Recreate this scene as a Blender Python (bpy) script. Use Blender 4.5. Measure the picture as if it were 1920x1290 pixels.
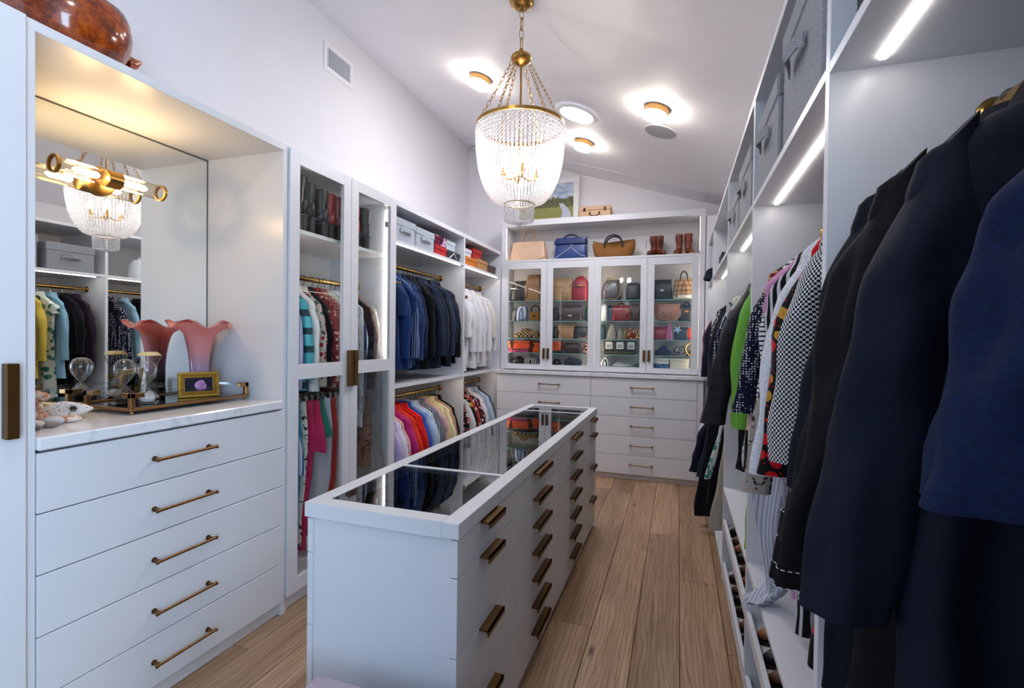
import bpy, math, random
from mathutils import Vector, Matrix, noise

for o in list(bpy.data.objects):
    bpy.data.objects.remove(o, do_unlink=True)
scene = bpy.context.scene
COL = scene.collection
PI = math.pi
rnd = random.Random(7)

# ------------------------------------------------------------------ camera
F_PX, YAW, PITCH, ROLL = 920.8, 0.326036, -0.01308, 0.012944
cam_d = bpy.data.cameras.new('camera')
cam_d.sensor_width = 36.0
cam_d.lens = F_PX / 1920 * 36.0
cam_d.clip_start = 0.02
cam = bpy.data.objects.new('camera', cam_d)
COL.objects.link(cam)
cy, sy = math.cos(YAW), math.sin(YAW)
fw = Vector((-sy * math.cos(PITCH), cy * math.cos(PITCH), math.sin(PITCH)))
rt = Vector((cy, sy, 0))
up = rt.cross(fw)
r2 = math.cos(ROLL) * rt + math.sin(ROLL) * up
u2 = -math.sin(ROLL) * rt + math.cos(ROLL) * up
cam.matrix_world = Matrix(((r2.x, u2.x, -fw.x, 0), (r2.y, u2.y, -fw.y, 0), (r2.z, u2.z, -fw.z, 1.42), (0, 0, 0, 1)))
scene.camera = cam

# ------------------------------------------------------------------ light, world, exposure
scene.view_settings.view_transform = 'Standard'
scene.view_settings.look = 'None'
scene.view_settings.gamma = 1.0
scene.view_settings.use_curve_mapping = False
scene.view_settings.exposure = 0.74
world = bpy.data.worlds.new('world')
scene.world = world
world.use_nodes = True
world.node_tree.nodes['Background'].inputs[0].default_value = (0.75, 0.86, 1.0, 1)
world.node_tree.nodes['Background'].inputs[1].default_value = 0.8
scene.cycles.max_bounces = 7
scene.cycles.transparent_max_bounces = 16
scene.cycles.caustics_reflective = False
scene.cycles.caustics_refractive = False
scene.cycles.sample_clamp_indirect = 6.0

DAY_W = 68.0        # daylight through an assumed window, unseen behind the photographer
E_FLUSH = 46.0      # flush ceiling lamps
E_LED = 9.0        # shelf strips
E_BULB = 115.0       # chandelier bulbs
E_SCONCE = 130.0
E_TUNNEL = 70.0

dl = bpy.data.lights.new('daylight', 'AREA')
dl.shape = 'RECTANGLE'; dl.size = 1.2; dl.size_y = 1.9
dl.energy = DAY_W; dl.color = (0.54, 0.77, 1.0)
dlo = bpy.data.objects.new('daylight', dl); COL.objects.link(dlo)
dlo.location = (.90, -.98, 1.5); dlo.rotation_euler = (PI / 2, 0, PI / 2)   # in the assumed, unseen window of the right wall, shining -X

# ------------------------------------------------------------------ mesh helpers
class MB:
    def __init__(self):
        self.v = []; self.f = []
    def add(self, vs, fs):
        b = len(self.v); self.v += [tuple(p) for p in vs]; self.f += [tuple(i + b for i in q) for q in fs]
        return self
    def box(self, x0, x1, y0, y1, z0, z1, c=0.0):
        if x0 > x1: x0, x1 = x1, x0
        if y0 > y1: y0, y1 = y1, y0
        if z0 > z1: z0, z1 = z1, z0
        c = min(c, (x1 - x0) * .45, (y1 - y0) * .45, (z1 - z0) * .45)
        if c <= 0:
            vs = [(x, y, z) for z in (z0, z1) for y in (y0, y1) for x in (x0, x1)]
            return self.add(vs, [(0, 2, 3, 1), (4, 5, 7, 6), (0, 1, 5, 4), (2, 6, 7, 3), (0, 4, 6, 2), (1, 3, 7, 5)])
        X = (x0, x1); Y = (y0, y1); Z = (z0, z1); vs = []; idx = {}
        for i in (0, 1):
            for j in (0, 1):
                for k in (0, 1):
                    sx, sy_, sz = (1 if i == 0 else -1), (1 if j == 0 else -1), (1 if k == 0 else -1)
                    for a in range(3):
                        p = [X[i] + sx * c, Y[j] + sy_ * c, Z[k] + sz * c]
                        p[a] = (X[i], Y[j], Z[k])[a]
                        idx[i, j, k, a] = len(vs); vs.append(tuple(p))
        fs = []
        for i in (0, 1):
            q = [idx[i, 0, 0, 0], idx[i, 1, 0, 0], idx[i, 1, 1, 0], idx[i, 0, 1, 0]]; fs.append(q if i else q[::-1])
            q = [idx[0, i, 0, 1], idx[1, i, 0, 1], idx[1, i, 1, 1], idx[0, i, 1, 1]]; fs.append(q[::-1] if i else q)
            q = [idx[0, 0, i, 2], idx[1, 0, i, 2], idx[1, 1, i, 2], idx[0, 1, i, 2]]; fs.append(q if i else q[::-1])
        for i in (0, 1):
            for j in (0, 1):
                fs.append([idx[i, j, 0, 0], idx[i, j, 1, 0], idx[i, j, 1, 1], idx[i, j, 0, 1]])
                fs.append([idx[i, 0, j, 0], idx[i, 1, j, 0], idx[i, 1, j, 2], idx[i, 0, j, 2]])
                fs.append([idx[0, i, j, 1], idx[1, i, j, 1], idx[1, i, j, 2], idx[0, i, j, 2]])
        for i in (0, 1):
            for j in (0, 1):
                for k in (0, 1):
                    fs.append([idx[i, j, k, 0], idx[i, j, k, 1], idx[i, j, k, 2]])
        return self.add(vs, fs)
    def loft(self, rings, cap0=True, cap1=True, closed=True):
        n = len(rings[0]); vs = [p for r in rings for p in r]; fs = []
        for i in range(len(rings) - 1):
            for j in range(n if closed else n - 1):
                k = (j + 1) % n
                fs.append((i * n + j, i * n + k, (i + 1) * n + k, (i + 1) * n + j))
        if closed and cap0: fs.append(tuple(range(n))[::-1])
        if closed and cap1: fs.append(tuple(range((len(rings) - 1) * n, len(rings) * n)))
        return self.add(vs, fs)
    def tube(self, pts, r, n=8, caps=True):
        pts = [Vector(p) for p in pts]; rings = []
        rs = r if isinstance(r, (list, tuple)) else [r] * len(pts)
        d0 = (pts[1] - pts[0]).normalized()
        ref = Vector((0, 0, 1)) if abs(d0.z) < .9 else Vector((1, 0, 0))
        a = d0.cross(ref).normalized()
        for i, p in enumerate(pts):
            if i == 0: d = pts[1] - pts[0]
            elif i == len(pts) - 1: d = pts[-1] - pts[-2]
            else: d = pts[i + 1] - pts[i - 1]
            d.normalize()
            a = (a - d * a.dot(d))
            if a.length < 1e-6: a = d.orthogonal()
            a.normalize(); b = d.cross(a)
            rings.append([p + rs[i] * (math.cos(t) * a + math.sin(t) * b) for t in [2 * PI * k / n for k in range(n)]])
        return self.loft(rings, caps, caps)
    def ring(self, c, R, r, n=24, m=6, ax='z', a0=0, a1=2 * PI):
        full = abs(a1 - a0 - 2 * PI) < 1e-6
        pts = []
        for i in range(n if full else n + 1):
            t = a0 + (a1 - a0) * i / n; x, y = R * math.cos(t), R * math.sin(t)
            pts.append({'z': (c[0] + x, c[1] + y, c[2]), 'y': (c[0] + x, c[1], c[2] + y), 'x': (c[0], c[1] + x, c[2] + y)}[ax])
        if not full: return self.tube(pts, r, m)
        rings = []
        for i, p in enumerate(pts):
            t = 2 * PI * i / n; e = Vector(p) - Vector(c); e.normalize()
            k = Vector({'z': (0, 0, 1), 'y': (0, 1, 0), 'x': (1, 0, 0)}[ax])
            rings.append([Vector(p) + r * (math.cos(s) * e + math.sin(s) * k) for s in [2 * PI * j / m for j in range(m)]])
        rings.append(rings[0])
        return self.loft(rings, False, False)
    def lathe(self, prof, n=24, c=(0, 0, 0), cap0=False, cap1=False):
        return self.loft([[(c[0] + r * math.cos(2 * PI * k / n), c[1] + r * math.sin(2 * PI * k / n), c[2] + z) for k in range(n)] for r, z in prof], cap0, cap1)
    def sphere(self, c, r, n=10, m=7, sx=1, sy=1, sz=1):
        prof = [(max(r * math.sin(PI * i / m), 1e-5), -r * math.cos(PI * i / m)) for i in range(m + 1)]
        rings = [[(c[0] + sx * q * math.cos(2 * PI * k / n), c[1] + sy * q * math.sin(2 * PI * k / n), c[2] + sz * z) for k in range(n)] for q, z in prof]
        return self.loft(rings, False, False)
    def prism(self, poly, a0, a1, ax='y'):
        n = len(poly)
        def P(u, w, a): return {'y': (u, a, w), 'x': (a, u, w), 'z': (u, w, a)}[ax]
        vs = [P(u, w, a0) for u, w in poly] + [P(u, w, a1) for u, w in poly]
        fs = [tuple(range(n)), tuple(range(n, 2 * n))[::-1]] + [(i, n + i, n + (i + 1) % n, (i + 1) % n) for i in range(n)]
        return self.add(vs, fs)
    def xf(self, M):
        self.v = [tuple(M @ Vector(p)) for p in self.v]; return self

def sgnpow(x, p): return math.copysign(abs(x) ** p, x)
def sell(hx, hy, z, n=24, p=.6, cx=0, cy_=0):
    return [(cx + hx * sgnpow(math.cos(2 * PI * k / n), p), cy_ + hy * sgnpow(math.sin(2 * PI * k / n), p), z) for k in range(n)]
def lerp(a, b, t): return a + (b - a) * t
def interp(tab, x):
    if x <= tab[0][0]: return tab[0][1:]
    for a, b in zip(tab, tab[1:]):
        if x <= b[0]:
            t = (x - a[0]) / max(b[0] - a[0], 1e-9); t = t * t * (3 - 2 * t) * .5 + t * .5
            return tuple(lerp(p, q, t) for p, q in zip(a[1:], b[1:]))
    return tab[-1][1:]

def rootloc(o):
    while o.parent: o = o.parent
    return o.location
def mesh_of(name, mb, smooth=False, ang=0.7):
    me = bpy.data.meshes.new(name); me.from_pydata(mb.v, [], mb.f); me.update()
    if smooth:
        me.polygons.foreach_set('use_smooth', [True] * len(me.polygons))
        me.set_sharp_from_angle(angle=ang)
    return me
def obj(name, mb, m, parent=None, smooth=False, world=True, ang=0.7):
    """one mesh object; under a parent, world coordinates are taken back to the root's place"""
    if parent is not None and world:
        L = rootloc(parent); mb.v = [(p[0] - L[0], p[1] - L[1], p[2] - L[2]) for p in mb.v]
    me = mesh_of(name, mb, smooth, ang); me.materials.append(m)
    o = bpy.data.objects.new(name, me); COL.objects.link(o)
    if parent is not None: o.parent = parent
    return o
def tag(o, label, cat, group=None):
    o['label'] = label; o['category'] = cat
    if group: o['group'] = group
    return o
def thing(name, label, cat, loc=(0, 0, 0), rz=0, group=None, rot=None):
    o = bpy.data.objects.new(name, None); COL.objects.link(o); o.empty_display_size = .05
    o.location = loc; o.rotation_euler = rot if rot else (0, 0, rz)
    return tag(o, label, cat, group)
def solo(name, mb, m, label, cat, loc=(0, 0, 0), group=None, smooth=False, rz=0, rot=None, ang=0.7):
    o = obj(name, mb, m, None, smooth, ang=ang); o.location = loc; o.rotation_euler = rot if rot else (0, 0, rz)
    return tag(o, label, cat, group)
def struct(name, mb, m, parent=None, smooth=False):
    o = obj(name, mb, m, parent, smooth)
    if parent is None: o['kind'] = 'structure'
    return o
def shared(name, me, parent, loc=(0, 0, 0), rot=(0, 0, 0), sc=(1, 1, 1)):
    o = bpy.data.objects.new(name, me); COL.objects.link(o)
    o.location = loc; o.rotation_euler = rot; o.scale = sc
    if parent is not None: o.parent = parent
    return o
ORD = 'first second third fourth fifth sixth seventh eighth ninth tenth eleventh twelfth thirteenth fourteenth fifteenth sixteenth seventeenth eighteenth nineteenth twentieth'.split()
# ------------------------------------------------------------------ materials
def srgb(h):
    h = h.lstrip('#'); c = [int(h[i:i + 2], 16) / 255 for i in (0, 2, 4)]
    return tuple(x / 12.92 if x <= .04045 else ((x + .055) / 1.055) ** 2.4 for x in c) + (1,)
class N:
    def __init__(self, name):
        self.m = bpy.data.materials.new(name); self.m.use_nodes = True
        self.t = self.m.node_tree; self.b = self.t.nodes['Principled BSDF']; self.out = self.t.nodes['Material Output']
    def n(self, typ, **kw):
        x = self.t.nodes.new(typ)
        for k, v in kw.items():
            if k.startswith('i_'):
                key = k[2:]; key = int(key) if key.isdigit() else key
                x.inputs[key].default_value = v
            else: setattr(x, k, v)
        return x
    def l(self, a, b): self.t.links.new(a, b)
    def math(self, op, a, b=None, c=None):
        x = self.n('ShaderNodeMath', operation=op)
        for i, s in enumerate((a, b, c)):
            if s is None: continue
            if isinstance(s, (int, float)): x.inputs[i].default_value = s
            else: self.l(s, x.inputs[i])
        return x.outputs[0]
    def mix(self, f, a, b):
        x = self.n('ShaderNodeMix', data_type='RGBA')
        for i, s in ((0, f), (6, a), (7, b)):
            if isinstance(s, (int, float)): x.inputs[i].default_value = s
            elif isinstance(s, tuple): x.inputs[i].default_value = s
            else: self.l(s, x.inputs[i])
        return x.outputs[2]
    def coord(self, which='Object', scale=(1, 1, 1), loc=(0, 0, 0), rot=(0, 0, 0)):
        tc = self.n('ShaderNodeTexCoord'); mp = self.n('ShaderNodeMapping')
        mp.inputs['Scale'].default_value = scale; mp.inputs['Location'].default_value = loc; mp.inputs['Rotation'].default_value = rot
        self.l(tc.outputs[which], mp.inputs[0]); return mp.outputs[0]
    def noise(self, vec, scale, detail=3, rough=.5, dist=0):
        x = self.n('ShaderNodeTexNoise'); x.inputs['Scale'].default_value = scale; x.inputs['Detail'].default_value = detail
        x.inputs['Roughness'].default_value = rough; x.inputs['Distortion'].default_value = dist
        if vec is not None: self.l(vec, x.inputs['Vector'])
        return x
    def voro(self, vec, scale, feature='F1', rand=1.0):
        x = self.n('ShaderNodeTexVoronoi', feature=feature); x.inputs['Scale'].default_value = scale; x.inputs['Randomness'].default_value = rand
        self.l(vec, x.inputs['Vector']); return x
    def ramp(self, f, stops, interp_='LINEAR'):
        x = self.n('ShaderNodeValToRGB'); e = x.color_ramp; e.interpolation = interp_
        while len(e.elements) < len(stops): e.elements.new(.5)
        for s, (p, c) in zip(e.elements, stops): s.position = p; s.color = c
        self.l(f, x.inputs[0]); return x.outputs[0]
    def bump(self, h, strength=.2, dist=.01):
        x = self.n('ShaderNodeBump'); x.inputs['Strength'].default_value = strength; x.inputs['Distance'].default_value = dist
        self.l(h, x.inputs['Height']); self.l(x.outputs[0], self.b.inputs['Normal'])
    def base(self, c):
        if isinstance(c, tuple): self.b.inputs['Base Color'].default_value = c
        else: self.l(c, self.b.inputs['Base Color'])
        return self
    def set(self, **kw):
        for k, v in kw.items(): self.b.inputs[k.replace('_', ' ')].default_value = v
        return self

_cache = {}
def C(h): return srgb(h)
def paint(name, col, rough=.45):
    if name in _cache: return _cache[name]
    k = N(name); n_ = k.noise(k.coord(), 6, 2)
    a = C(col); b = tuple(min(1, x * .965) for x in a[:3]) + (1,)
    k.base(k.mix(n_.outputs[0], a, b)); k.set(Roughness=rough)
    f = k.noise(k.coord(), 300, 2); k.bump(f.outputs[0], .03, .002)
    _cache[name] = k.m; return k.m
def plain(name, col, rough=.5, metal=0.0, spec=.5, coat=0):
    if name in _cache: return _cache[name]
    k = N(name); a = C(col); n_ = k.noise(k.coord(), 25, 3)
    k.base(k.mix(n_.outputs[0], tuple(x * 1.06 for x in a[:3]) + (1,), tuple(x * .9 for x in a[:3]) + (1,)))
    k.set(Roughness=rough, Metallic=metal); k.b.inputs['Specular IOR Level'].default_value = spec; k.b.inputs['Coat Weight'].default_value = coat
    _cache[name] = k.m; return k.m
def emit(name, col, s):
    k = N(name); k.set(Emission_Color=C(col), Emission_Strength=s); k.base(C(col)); return k.m
def schlick(k, f0):
    lw = k.n('ShaderNodeLayerWeight'); lw.inputs[0].default_value = .5
    return k.math('MULTIPLY_ADD', k.math('POWER', lw.outputs['Facing'], 5.0), 1 - f0, f0)
def thin_glass(name, tint=(.97, .99, .985, 1), f0=.04, rough=0.0):
    k = N(name); tr = k.n('ShaderNodeBsdfTransparent'); tr.inputs[0].default_value = tint
    gl = k.n('ShaderNodeBsdfGlossy'); gl.inputs['Roughness'].default_value = rough
    mx = k.n('ShaderNodeMixShader'); k.l(schlick(k, f0), mx.inputs[0]); k.l(tr.outputs[0], mx.inputs[1]); k.l(gl.outputs[0], mx.inputs[2])
    k.l(mx.outputs[0], k.out.inputs[0]); return k.m

def fabric(kind, *cols, scale=1.0, rough=.85, sheen=.12):
    """procedural cloth: plain, stripe, hstripe, check, floral, dots, leaf, animal, plaid, tweed, swirl"""
    key = (kind, cols, scale, rough, sheen)
    if key in _cache: return _cache[key]
    k = N('cloth_' + kind); c = [C(x) for x in cols]
    tc = k.n('ShaderNodeTexCoord'); sp = k.n('ShaderNodeSeparateXYZ'); k.l(tc.outputs['Object'], sp.inputs[0])
    ax = k.math('ADD', k.math('ABSOLUTE', sp.outputs[0]), sp.outputs[1]); z = sp.outputs[2]
    cv = k.n('ShaderNodeCombineXYZ'); k.l(sp.outputs[0], cv.inputs[0]); k.l(sp.outputs[1], cv.inputs[1]); k.l(z, cv.inputs[2]); vec = cv.outputs[0]
    if kind == 'plain':
        n_ = k.noise(vec, 9, 4); out = k.mix(n_.outputs[0], tuple(x * 1.12 for x in c[0][:3]) + (1,), tuple(x * .82 for x in c[0][:3]) + (1,))
    elif kind in ('stripe', 'hstripe'):
        s = k.math('FRACT', k.math('MULTIPLY', ax if kind == 'stripe' else z, 28 * scale))
        out = k.mix(k.math('GREATER_THAN', s, .62), c[0], c[1])
        if len(c) > 2:
            s2 = k.math('FRACT', k.math('MULTIPLY', ax if kind == 'stripe' else z, 9.3 * scale)); out = k.mix(k.math('GREATER_THAN', s2, .75), out, c[2])
    elif kind == 'check':
        a = k.math('GREATER_THAN', k.math('FRACT', k.math('MULTIPLY', ax, 62 * scale)), .5)
        b = k.math('GREATER_THAN', k.math('FRACT', k.math('MULTIPLY', z, 62 * scale)), .5)
        out = k.mix(k.math('ABSOLUTE', k.math('SUBTRACT', a, b)), c[0], c[1])
    elif kind == 'plaid':
        a = k.math('GREATER_THAN', k.math('FRACT', k.math('MULTIPLY', ax, 22 * scale)), .6)
        b = k.math('GREATER_THAN', k.math('FRACT', k.math('MULTIPLY', z, 22 * scale)), .6)
        out = k.mix(k.math('MULTIPLY', k.math('ADD', a, b), .5), c[0], c[1])
    elif kind == 'dots':
        v = k.voro(vec, 60 * scale, rand=.35); out = k.mix(k.math('LESS_THAN', v.outputs['Distance'], .33), c[0], c[1])
    elif kind == 'floral':
        n0 = k.noise(vec, 30 * scale, 2); wv = k.n('ShaderNodeVectorMath', operation='MULTIPLY_ADD'); k.l(n0.outputs['Color'], wv.inputs[0]); wv.inputs[1].default_value = (.012 / scale,) * 3; k.l(vec, wv.inputs[2])
        v = k.voro(wv.outputs[0], 26 * scale); sx = k.n('ShaderNodeSeparateColor'); k.l(v.outputs['Color'], sx.inputs[0])
        m = len(c) - 1; pal = k.ramp(sx.outputs[0], [(i / m, c[i + 1]) for i in range(m)], 'CONSTANT')
        out = k.mix(k.math('LESS_THAN', v.outputs['Distance'], .5), c[0], pal)
        v2 = k.voro(vec, 60 * scale); out = k.mix(k.math('LESS_THAN', v2.outputs['Distance'], .17), out, c[-1])
    elif kind == 'leaf':
        mp = k.n('ShaderNodeMapping'); mp.inputs['Rotation'].default_value = (.5, .6, .3); mp.inputs['Scale'].default_value = (1.0, 1.0, .38); k.l(vec, mp.inputs[0])
        v = k.voro(mp.outputs[0], 13 * scale); sx = k.n('ShaderNodeSeparateColor'); k.l(v.outputs['Color'], sx.inputs[0])
        m = len(c) - 1; pal = k.ramp(sx.outputs[0], [(i / m, c[i + 1]) for i in range(m)], 'CONSTANT')
        rib = k.math('GREATER_THAN', k.math('FRACT', k.math('MULTIPLY', v.outputs['Distance'], 7.0)), .7)
        out = k.mix(k.math('LESS_THAN', v.outputs['Distance'], .62), c[0], k.mix(k.math('MULTIPLY', rib, .6), pal, c[0]))
    elif kind == 'animal':
        n0 = k.noise(vec, 26 * scale, 3, .6, 1.2); n1 = k.noise(vec, 6 * scale, 2)
        out = k.mix(k.math('GREATER_THAN', n0.outputs[0], .55), k.mix(n1.outputs[0], c[0], c[-1]), c[1])
    elif kind == 'tweed':
        n0 = k.noise(vec, 160 * scale, 2); out = k.mix(k.ramp(n0.outputs[0], [(.4, (0, 0, 0, 1)), (.6, (1, 1, 1, 1))]), c[0], c[1])
    elif kind == 'swirl':
        w = k.n('ShaderNodeTexWave', wave_type='RINGS'); w.inputs['Scale'].default_value = 9 * scale; w.inputs['Distortion'].default_value = 9; w.inputs['Detail'].default_value = 1.2; w.inputs['Detail Scale'].default_value = 1.6
        k.l(vec, w.inputs['Vector']); out = k.ramp(w.outputs['Color'], [(0, c[0]), (.45, c[1]), (.7, c[2] if len(c) > 2 else c[0])], 'CONSTANT')
    k.base(out); k.set(Roughness=rough); k.b.inputs['Specular IOR Level'].default_value = .18
    k.b.inputs['Sheen Weight'].default_value = sheen; k.b.inputs['Sheen Roughness'].default_value = .4
    f = k.noise(vec, 14, 4, .6); g = k.noise(vec, 420, 1); k.bump(k.math('ADD', f.outputs[0], k.math('MULTIPLY', g.outputs[0], .12)), .35, .012)
    _cache[key] = k.m; return k.m
def leather(col, rough=.42, name='leather', spec=.5):
    key = (name, col, rough)
    if key in _cache: return _cache[key]
    k = N(name); a = C(col); v = k.coord(); n_ = k.noise(v, 12, 4)
    k.base(k.mix(n_.outputs[0], tuple(min(1, x * 1.15) for x in a[:3]) + (1,), tuple(x * .8 for x in a[:3]) + (1,)))
    k.set(Roughness=rough); k.b.inputs['Specular IOR Level'].default_value = spec
    vo = k.voro(v, 260); k.bump(vo.outputs['Distance'], .12, .003); _cache[key] = k.m; return k.m
def brass(name, col, rough=.3):
    k = N(name); n_ = k.noise(k.coord(scale=(1, 1, 1)), 60, 3); a = C(col)
    k.base(k.mix(n_.outputs[0], a, tuple(x * .72 for x in a[:3]) + (1,))); k.set(Metallic=1.0, Roughness=rough); return k.m

M_CAB = paint('cabinet_white', '#e2e4ea', .32)
M_CABIN = paint('cabinet_inside', '#e8e5e6', .5)
M_WALL = paint('wall_paint', '#f0eef4', .7)
M_CEIL = paint('ceiling_paint', '#f8f6fa', .62)
M_ISL = paint('island_white', '#d8dadf', .4)
M_BRASS = brass('aged_brass', '#b98f4e', .28)
M_ROD = brass('rod_brass', '#c29a55', .25)
M_BRONZE = brass('bronze_pull', '#8a6640', .38)
M_PULLDK = brass('dark_bronze', '#7a5a34', .4)
M_STEEL = brass('hook_steel', '#b8b6b4', .25)
M_DRK = plain('black_velvet', '#101012', .9, spec=.2)
M_BLACK = plain('black_plastic', '#0c0c0d', .5)
M_GLASS = thin_glass('door_glass', f0=.022)
M_GLASSTOP = thin_glass('smoked_glass', (.55, .57, .60, 1), f0=.16)
M_SHELFG = thin_glass('shelf_glass', (.88, .97, .96, 1), f0=.03)
M_GEDGE = plain('glass_edge', '#7fb4b6', .15)
M_ACRYL = thin_glass('clear_acrylic', (.93, .96, .98, 1), f0=.06)
def clear_glass():
    k = N('clear_glass'); tr = k.n('ShaderNodeBsdfTransparent'); tr.inputs[0].default_value = (.98, .99, .995, 1); gl = k.n('ShaderNodeBsdfGlossy'); gl.inputs['Roughness'].default_value = .02
    lw = k.n('ShaderNodeLayerWeight'); lw.inputs[0].default_value = .5; mx = k.n('ShaderNodeMixShader')
    k.l(k.math('MULTIPLY_ADD', k.math('POWER', lw.outputs['Facing'], 2.2), .8, .05), mx.inputs[0]); k.l(tr.outputs[0], mx.inputs[1]); k.l(gl.outputs[0], mx.inputs[2]); k.l(mx.outputs[0], k.out.inputs[0]); return k.m
M_CLEAR = clear_glass()
M_WHITE = plain('white_plastic', '#ececec', .4)
M_LED = emit('led_strip', '#fff4ea', E_LED)
M_LEDW = emit('led_strip_warm', '#ffe9d2', E_LED)
M_LAMP = emit('lamp_diffuser', '#fff3e4', E_FLUSH)
M_BULB = emit('bulb', '#fff0de', E_BULB)
M_SBULB = emit('sconce_bulb', '#ffd9a0', E_SCONCE)
M_TUNNEL = emit('sun_tunnel', '#dfeaff', E_TUNNEL)

def wood_floor():
    k = N('oak_planks'); tc = k.n('ShaderNodeTexCoord'); oi = k.n('ShaderNodeObjectInfo')
    off = k.n('ShaderNodeVectorMath', operation='MULTIPLY_ADD'); cmb = k.n('ShaderNodeCombineXYZ')
    k.l(k.math('MULTIPLY', oi.outputs['Random'], 37.0), cmb.inputs[0]); k.l(k.math('MULTIPLY', oi.outputs['Random'], 91.0), cmb.inputs[1])
    k.l(tc.outputs['Object'], off.inputs[0]); off.inputs[1].default_value = (1, 1, 1); k.l(cmb.outputs[0], off.inputs[2]); V = off.outputs[0]
    def mp(s):
        x = k.n('ShaderNodeMapping'); x.inputs['Scale'].default_value = s; k.l(V, x.inputs[0]); return x.outputs[0]
    grain = k.noise(mp((60, 2.2, 1)), 1.0, 5, .65, .6)
    broad = k.noise(mp((9, .9, 1)), 1.0, 3, .5, .8)
    w = k.n('ShaderNodeTexWave', wave_type='BANDS', bands_direction='X'); w.inputs['Scale'].default_value = 5.0; w.inputs['Distortion'].default_value = 11; w.inputs['Detail'].default_value = 2.5; w.inputs['Detail Scale'].default_value = .8
    k.l(mp((3.0, .55, 1)), w.inputs['Vector'])
    vo = k.voro(mp((6.5, 1.9, 1)), 1.0)
    base = k.ramp(k.math('ADD', k.math('MULTIPLY', grain.outputs[0], .55), k.math('MULTIPLY', broad.outputs[0], .45)), [(.30, C('#75543c')), (.44, C('#a58365')), (.58, C('#bb9a7c')), (.75, C('#d0b397'))])
    base = k.mix(k.math('MULTIPLY', k.ramp(w.outputs['Fac'], [(.0, (1, 1, 1, 1)), (.25, (0, 0, 0, 1))]), .5), base, C('#74523a'))
    kn = k.ramp(vo.outputs['Distance'], [(.035, (1, 1, 1, 1)), (.11, (0, 0, 0, 1))])
    base = k.mix(k.math('MULTIPLY', kn, .85), base, C('#2f1c10'))
    hs = k.n('ShaderNodeHueSaturation'); k.l(base, hs.inputs['Color']); k.l(k.math('ADD', k.math('MULTIPLY', oi.outputs['Random'], .4), .80), hs.inputs['Value'])
    k.base(hs.outputs[0]); k.set(Roughness=.42)
    k.bump(grain.outputs[0], .12, .004); return k.m
def marble():
    k = N('marble'); v = k.coord('Object', (1, 1, 1), rot=(0, 0, .5)); n0 = k.noise(v, 1.6, 5, .6, 2.2)
    vein = k.ramp(k.math('ABSOLUTE', k.math('SUBTRACT', n0.outputs[0], .5)), [(.0, (1, 1, 1, 1)), (.022, (0, 0, 0, 1))])
    k.base(k.mix(k.math('MULTIPLY', vein, .28), C('#e8eaef'), C('#8f949c'))); k.set(Roughness=.12); return k.m
def burl():
    k = N('burl_wood'); v = k.coord('Object'); a = k.noise(v, 30, 6, .7, 1.5); b = k.noise(v, 6, 4, .6, 2.0)
    k.base(k.ramp(k.math('ADD', k.math('MULTIPLY', a.outputs[0], .5), k.math('MULTIPLY', b.outputs[0], .5)), [(.32, C('#2a0d04')), (.45, C('#6e2a0c')), (.56, C('#a5480f')), (.72, C('#c46a25'))]))
    k.set(Roughness=.16); k.b.inputs['Coat Weight'].default_value = .5; return k.m
def woven(name, c1, c2, sc=1.0, rough=.6):
    k = N(name); v = k.coord('Object', (sc, sc, sc)); w1 = k.n('ShaderNodeTexWave', bands_direction='DIAGONAL'); w1.inputs['Scale'].default_value = 40; k.l(v, w1.inputs['Vector'])
    v2 = k.coord('Object', (-sc, sc, sc)); w2 = k.n('ShaderNodeTexWave', bands_direction='DIAGONAL'); w2.inputs['Scale'].default_value = 40; k.l(v2, w2.inputs['Vector'])
    f = k.math('MULTIPLY', w1.outputs['Fac'], w2.outputs['Fac']); k.base(k.mix(f, C(c1), C(c2))); k.set(Roughness=rough); k.bump(f, .6, .006); return k.m
M_FLOOR = wood_floor(); M_MARBLE = marble(); M_BURL = burl()
M_BIN = fabric('tweed', '#868a91', '#989ca3', scale=1.2)
M_BINL = fabric('tweed', '#a4abb6', '#b2b9c3', scale=1.2)
def mirror_mat():
    k = N('mirror'); k.base(C('#f2f5f3')); k.set(Metallic=1.0, Roughness=0.0); return k.m
M_MIRROR = mirror_mat()
def bead_mat():
    k = N('crystal_bead'); tr = k.n('ShaderNodeBsdfTransparent'); tr.inputs[0].default_value = (.98, .98, 1, 1)
    gl = k.n('ShaderNodeBsdfGlossy'); gl.inputs['Roughness'].default_value = .05
    df = k.n('ShaderNodeBsdfTranslucent'); df.inputs[0].default_value = (.95, .95, .97, 1)
    d2 = k.n('ShaderNodeBsdfDiffuse'); d2.inputs[0].default_value = (.92, .93, .96, 1)
    m0 = k.n('ShaderNodeMixShader'); m0.inputs[0].default_value = .72; k.l(df.outputs[0], m0.inputs[1]); k.l(d2.outputs[0], m0.inputs[2])
    lw = k.n('ShaderNodeLayerWeight'); lw.inputs[0].default_value = .5
    m1 = k.n('ShaderNodeMixShader'); k.l(k.math('MULTIPLY_ADD', k.math('POWER', lw.outputs['Facing'], 1.3), .56, .15), m1.inputs[0]); k.l(tr.outputs[0], m1.inputs[1]); k.l(m0.outputs[0], m1.inputs[2])
    m2 = k.n('ShaderNodeMixShader'); k.l(schlick(k, .09), m2.inputs[0]); k.l(m1.outputs[0], m2.inputs[1]); k.l(gl.outputs[0], m2.inputs[2])
    k.l(m2.outputs[0], k.out.inputs[0]); return k.m
M_BEAD = bead_mat()
# ------------------------------------------------------------------ the room
XW, XR, YB, YF = -2.43, 0.92, 5.48, -1.7
def zc(x): return 2.927 - 0.318 * x
SLOPE = math.atan(-0.318)

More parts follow.
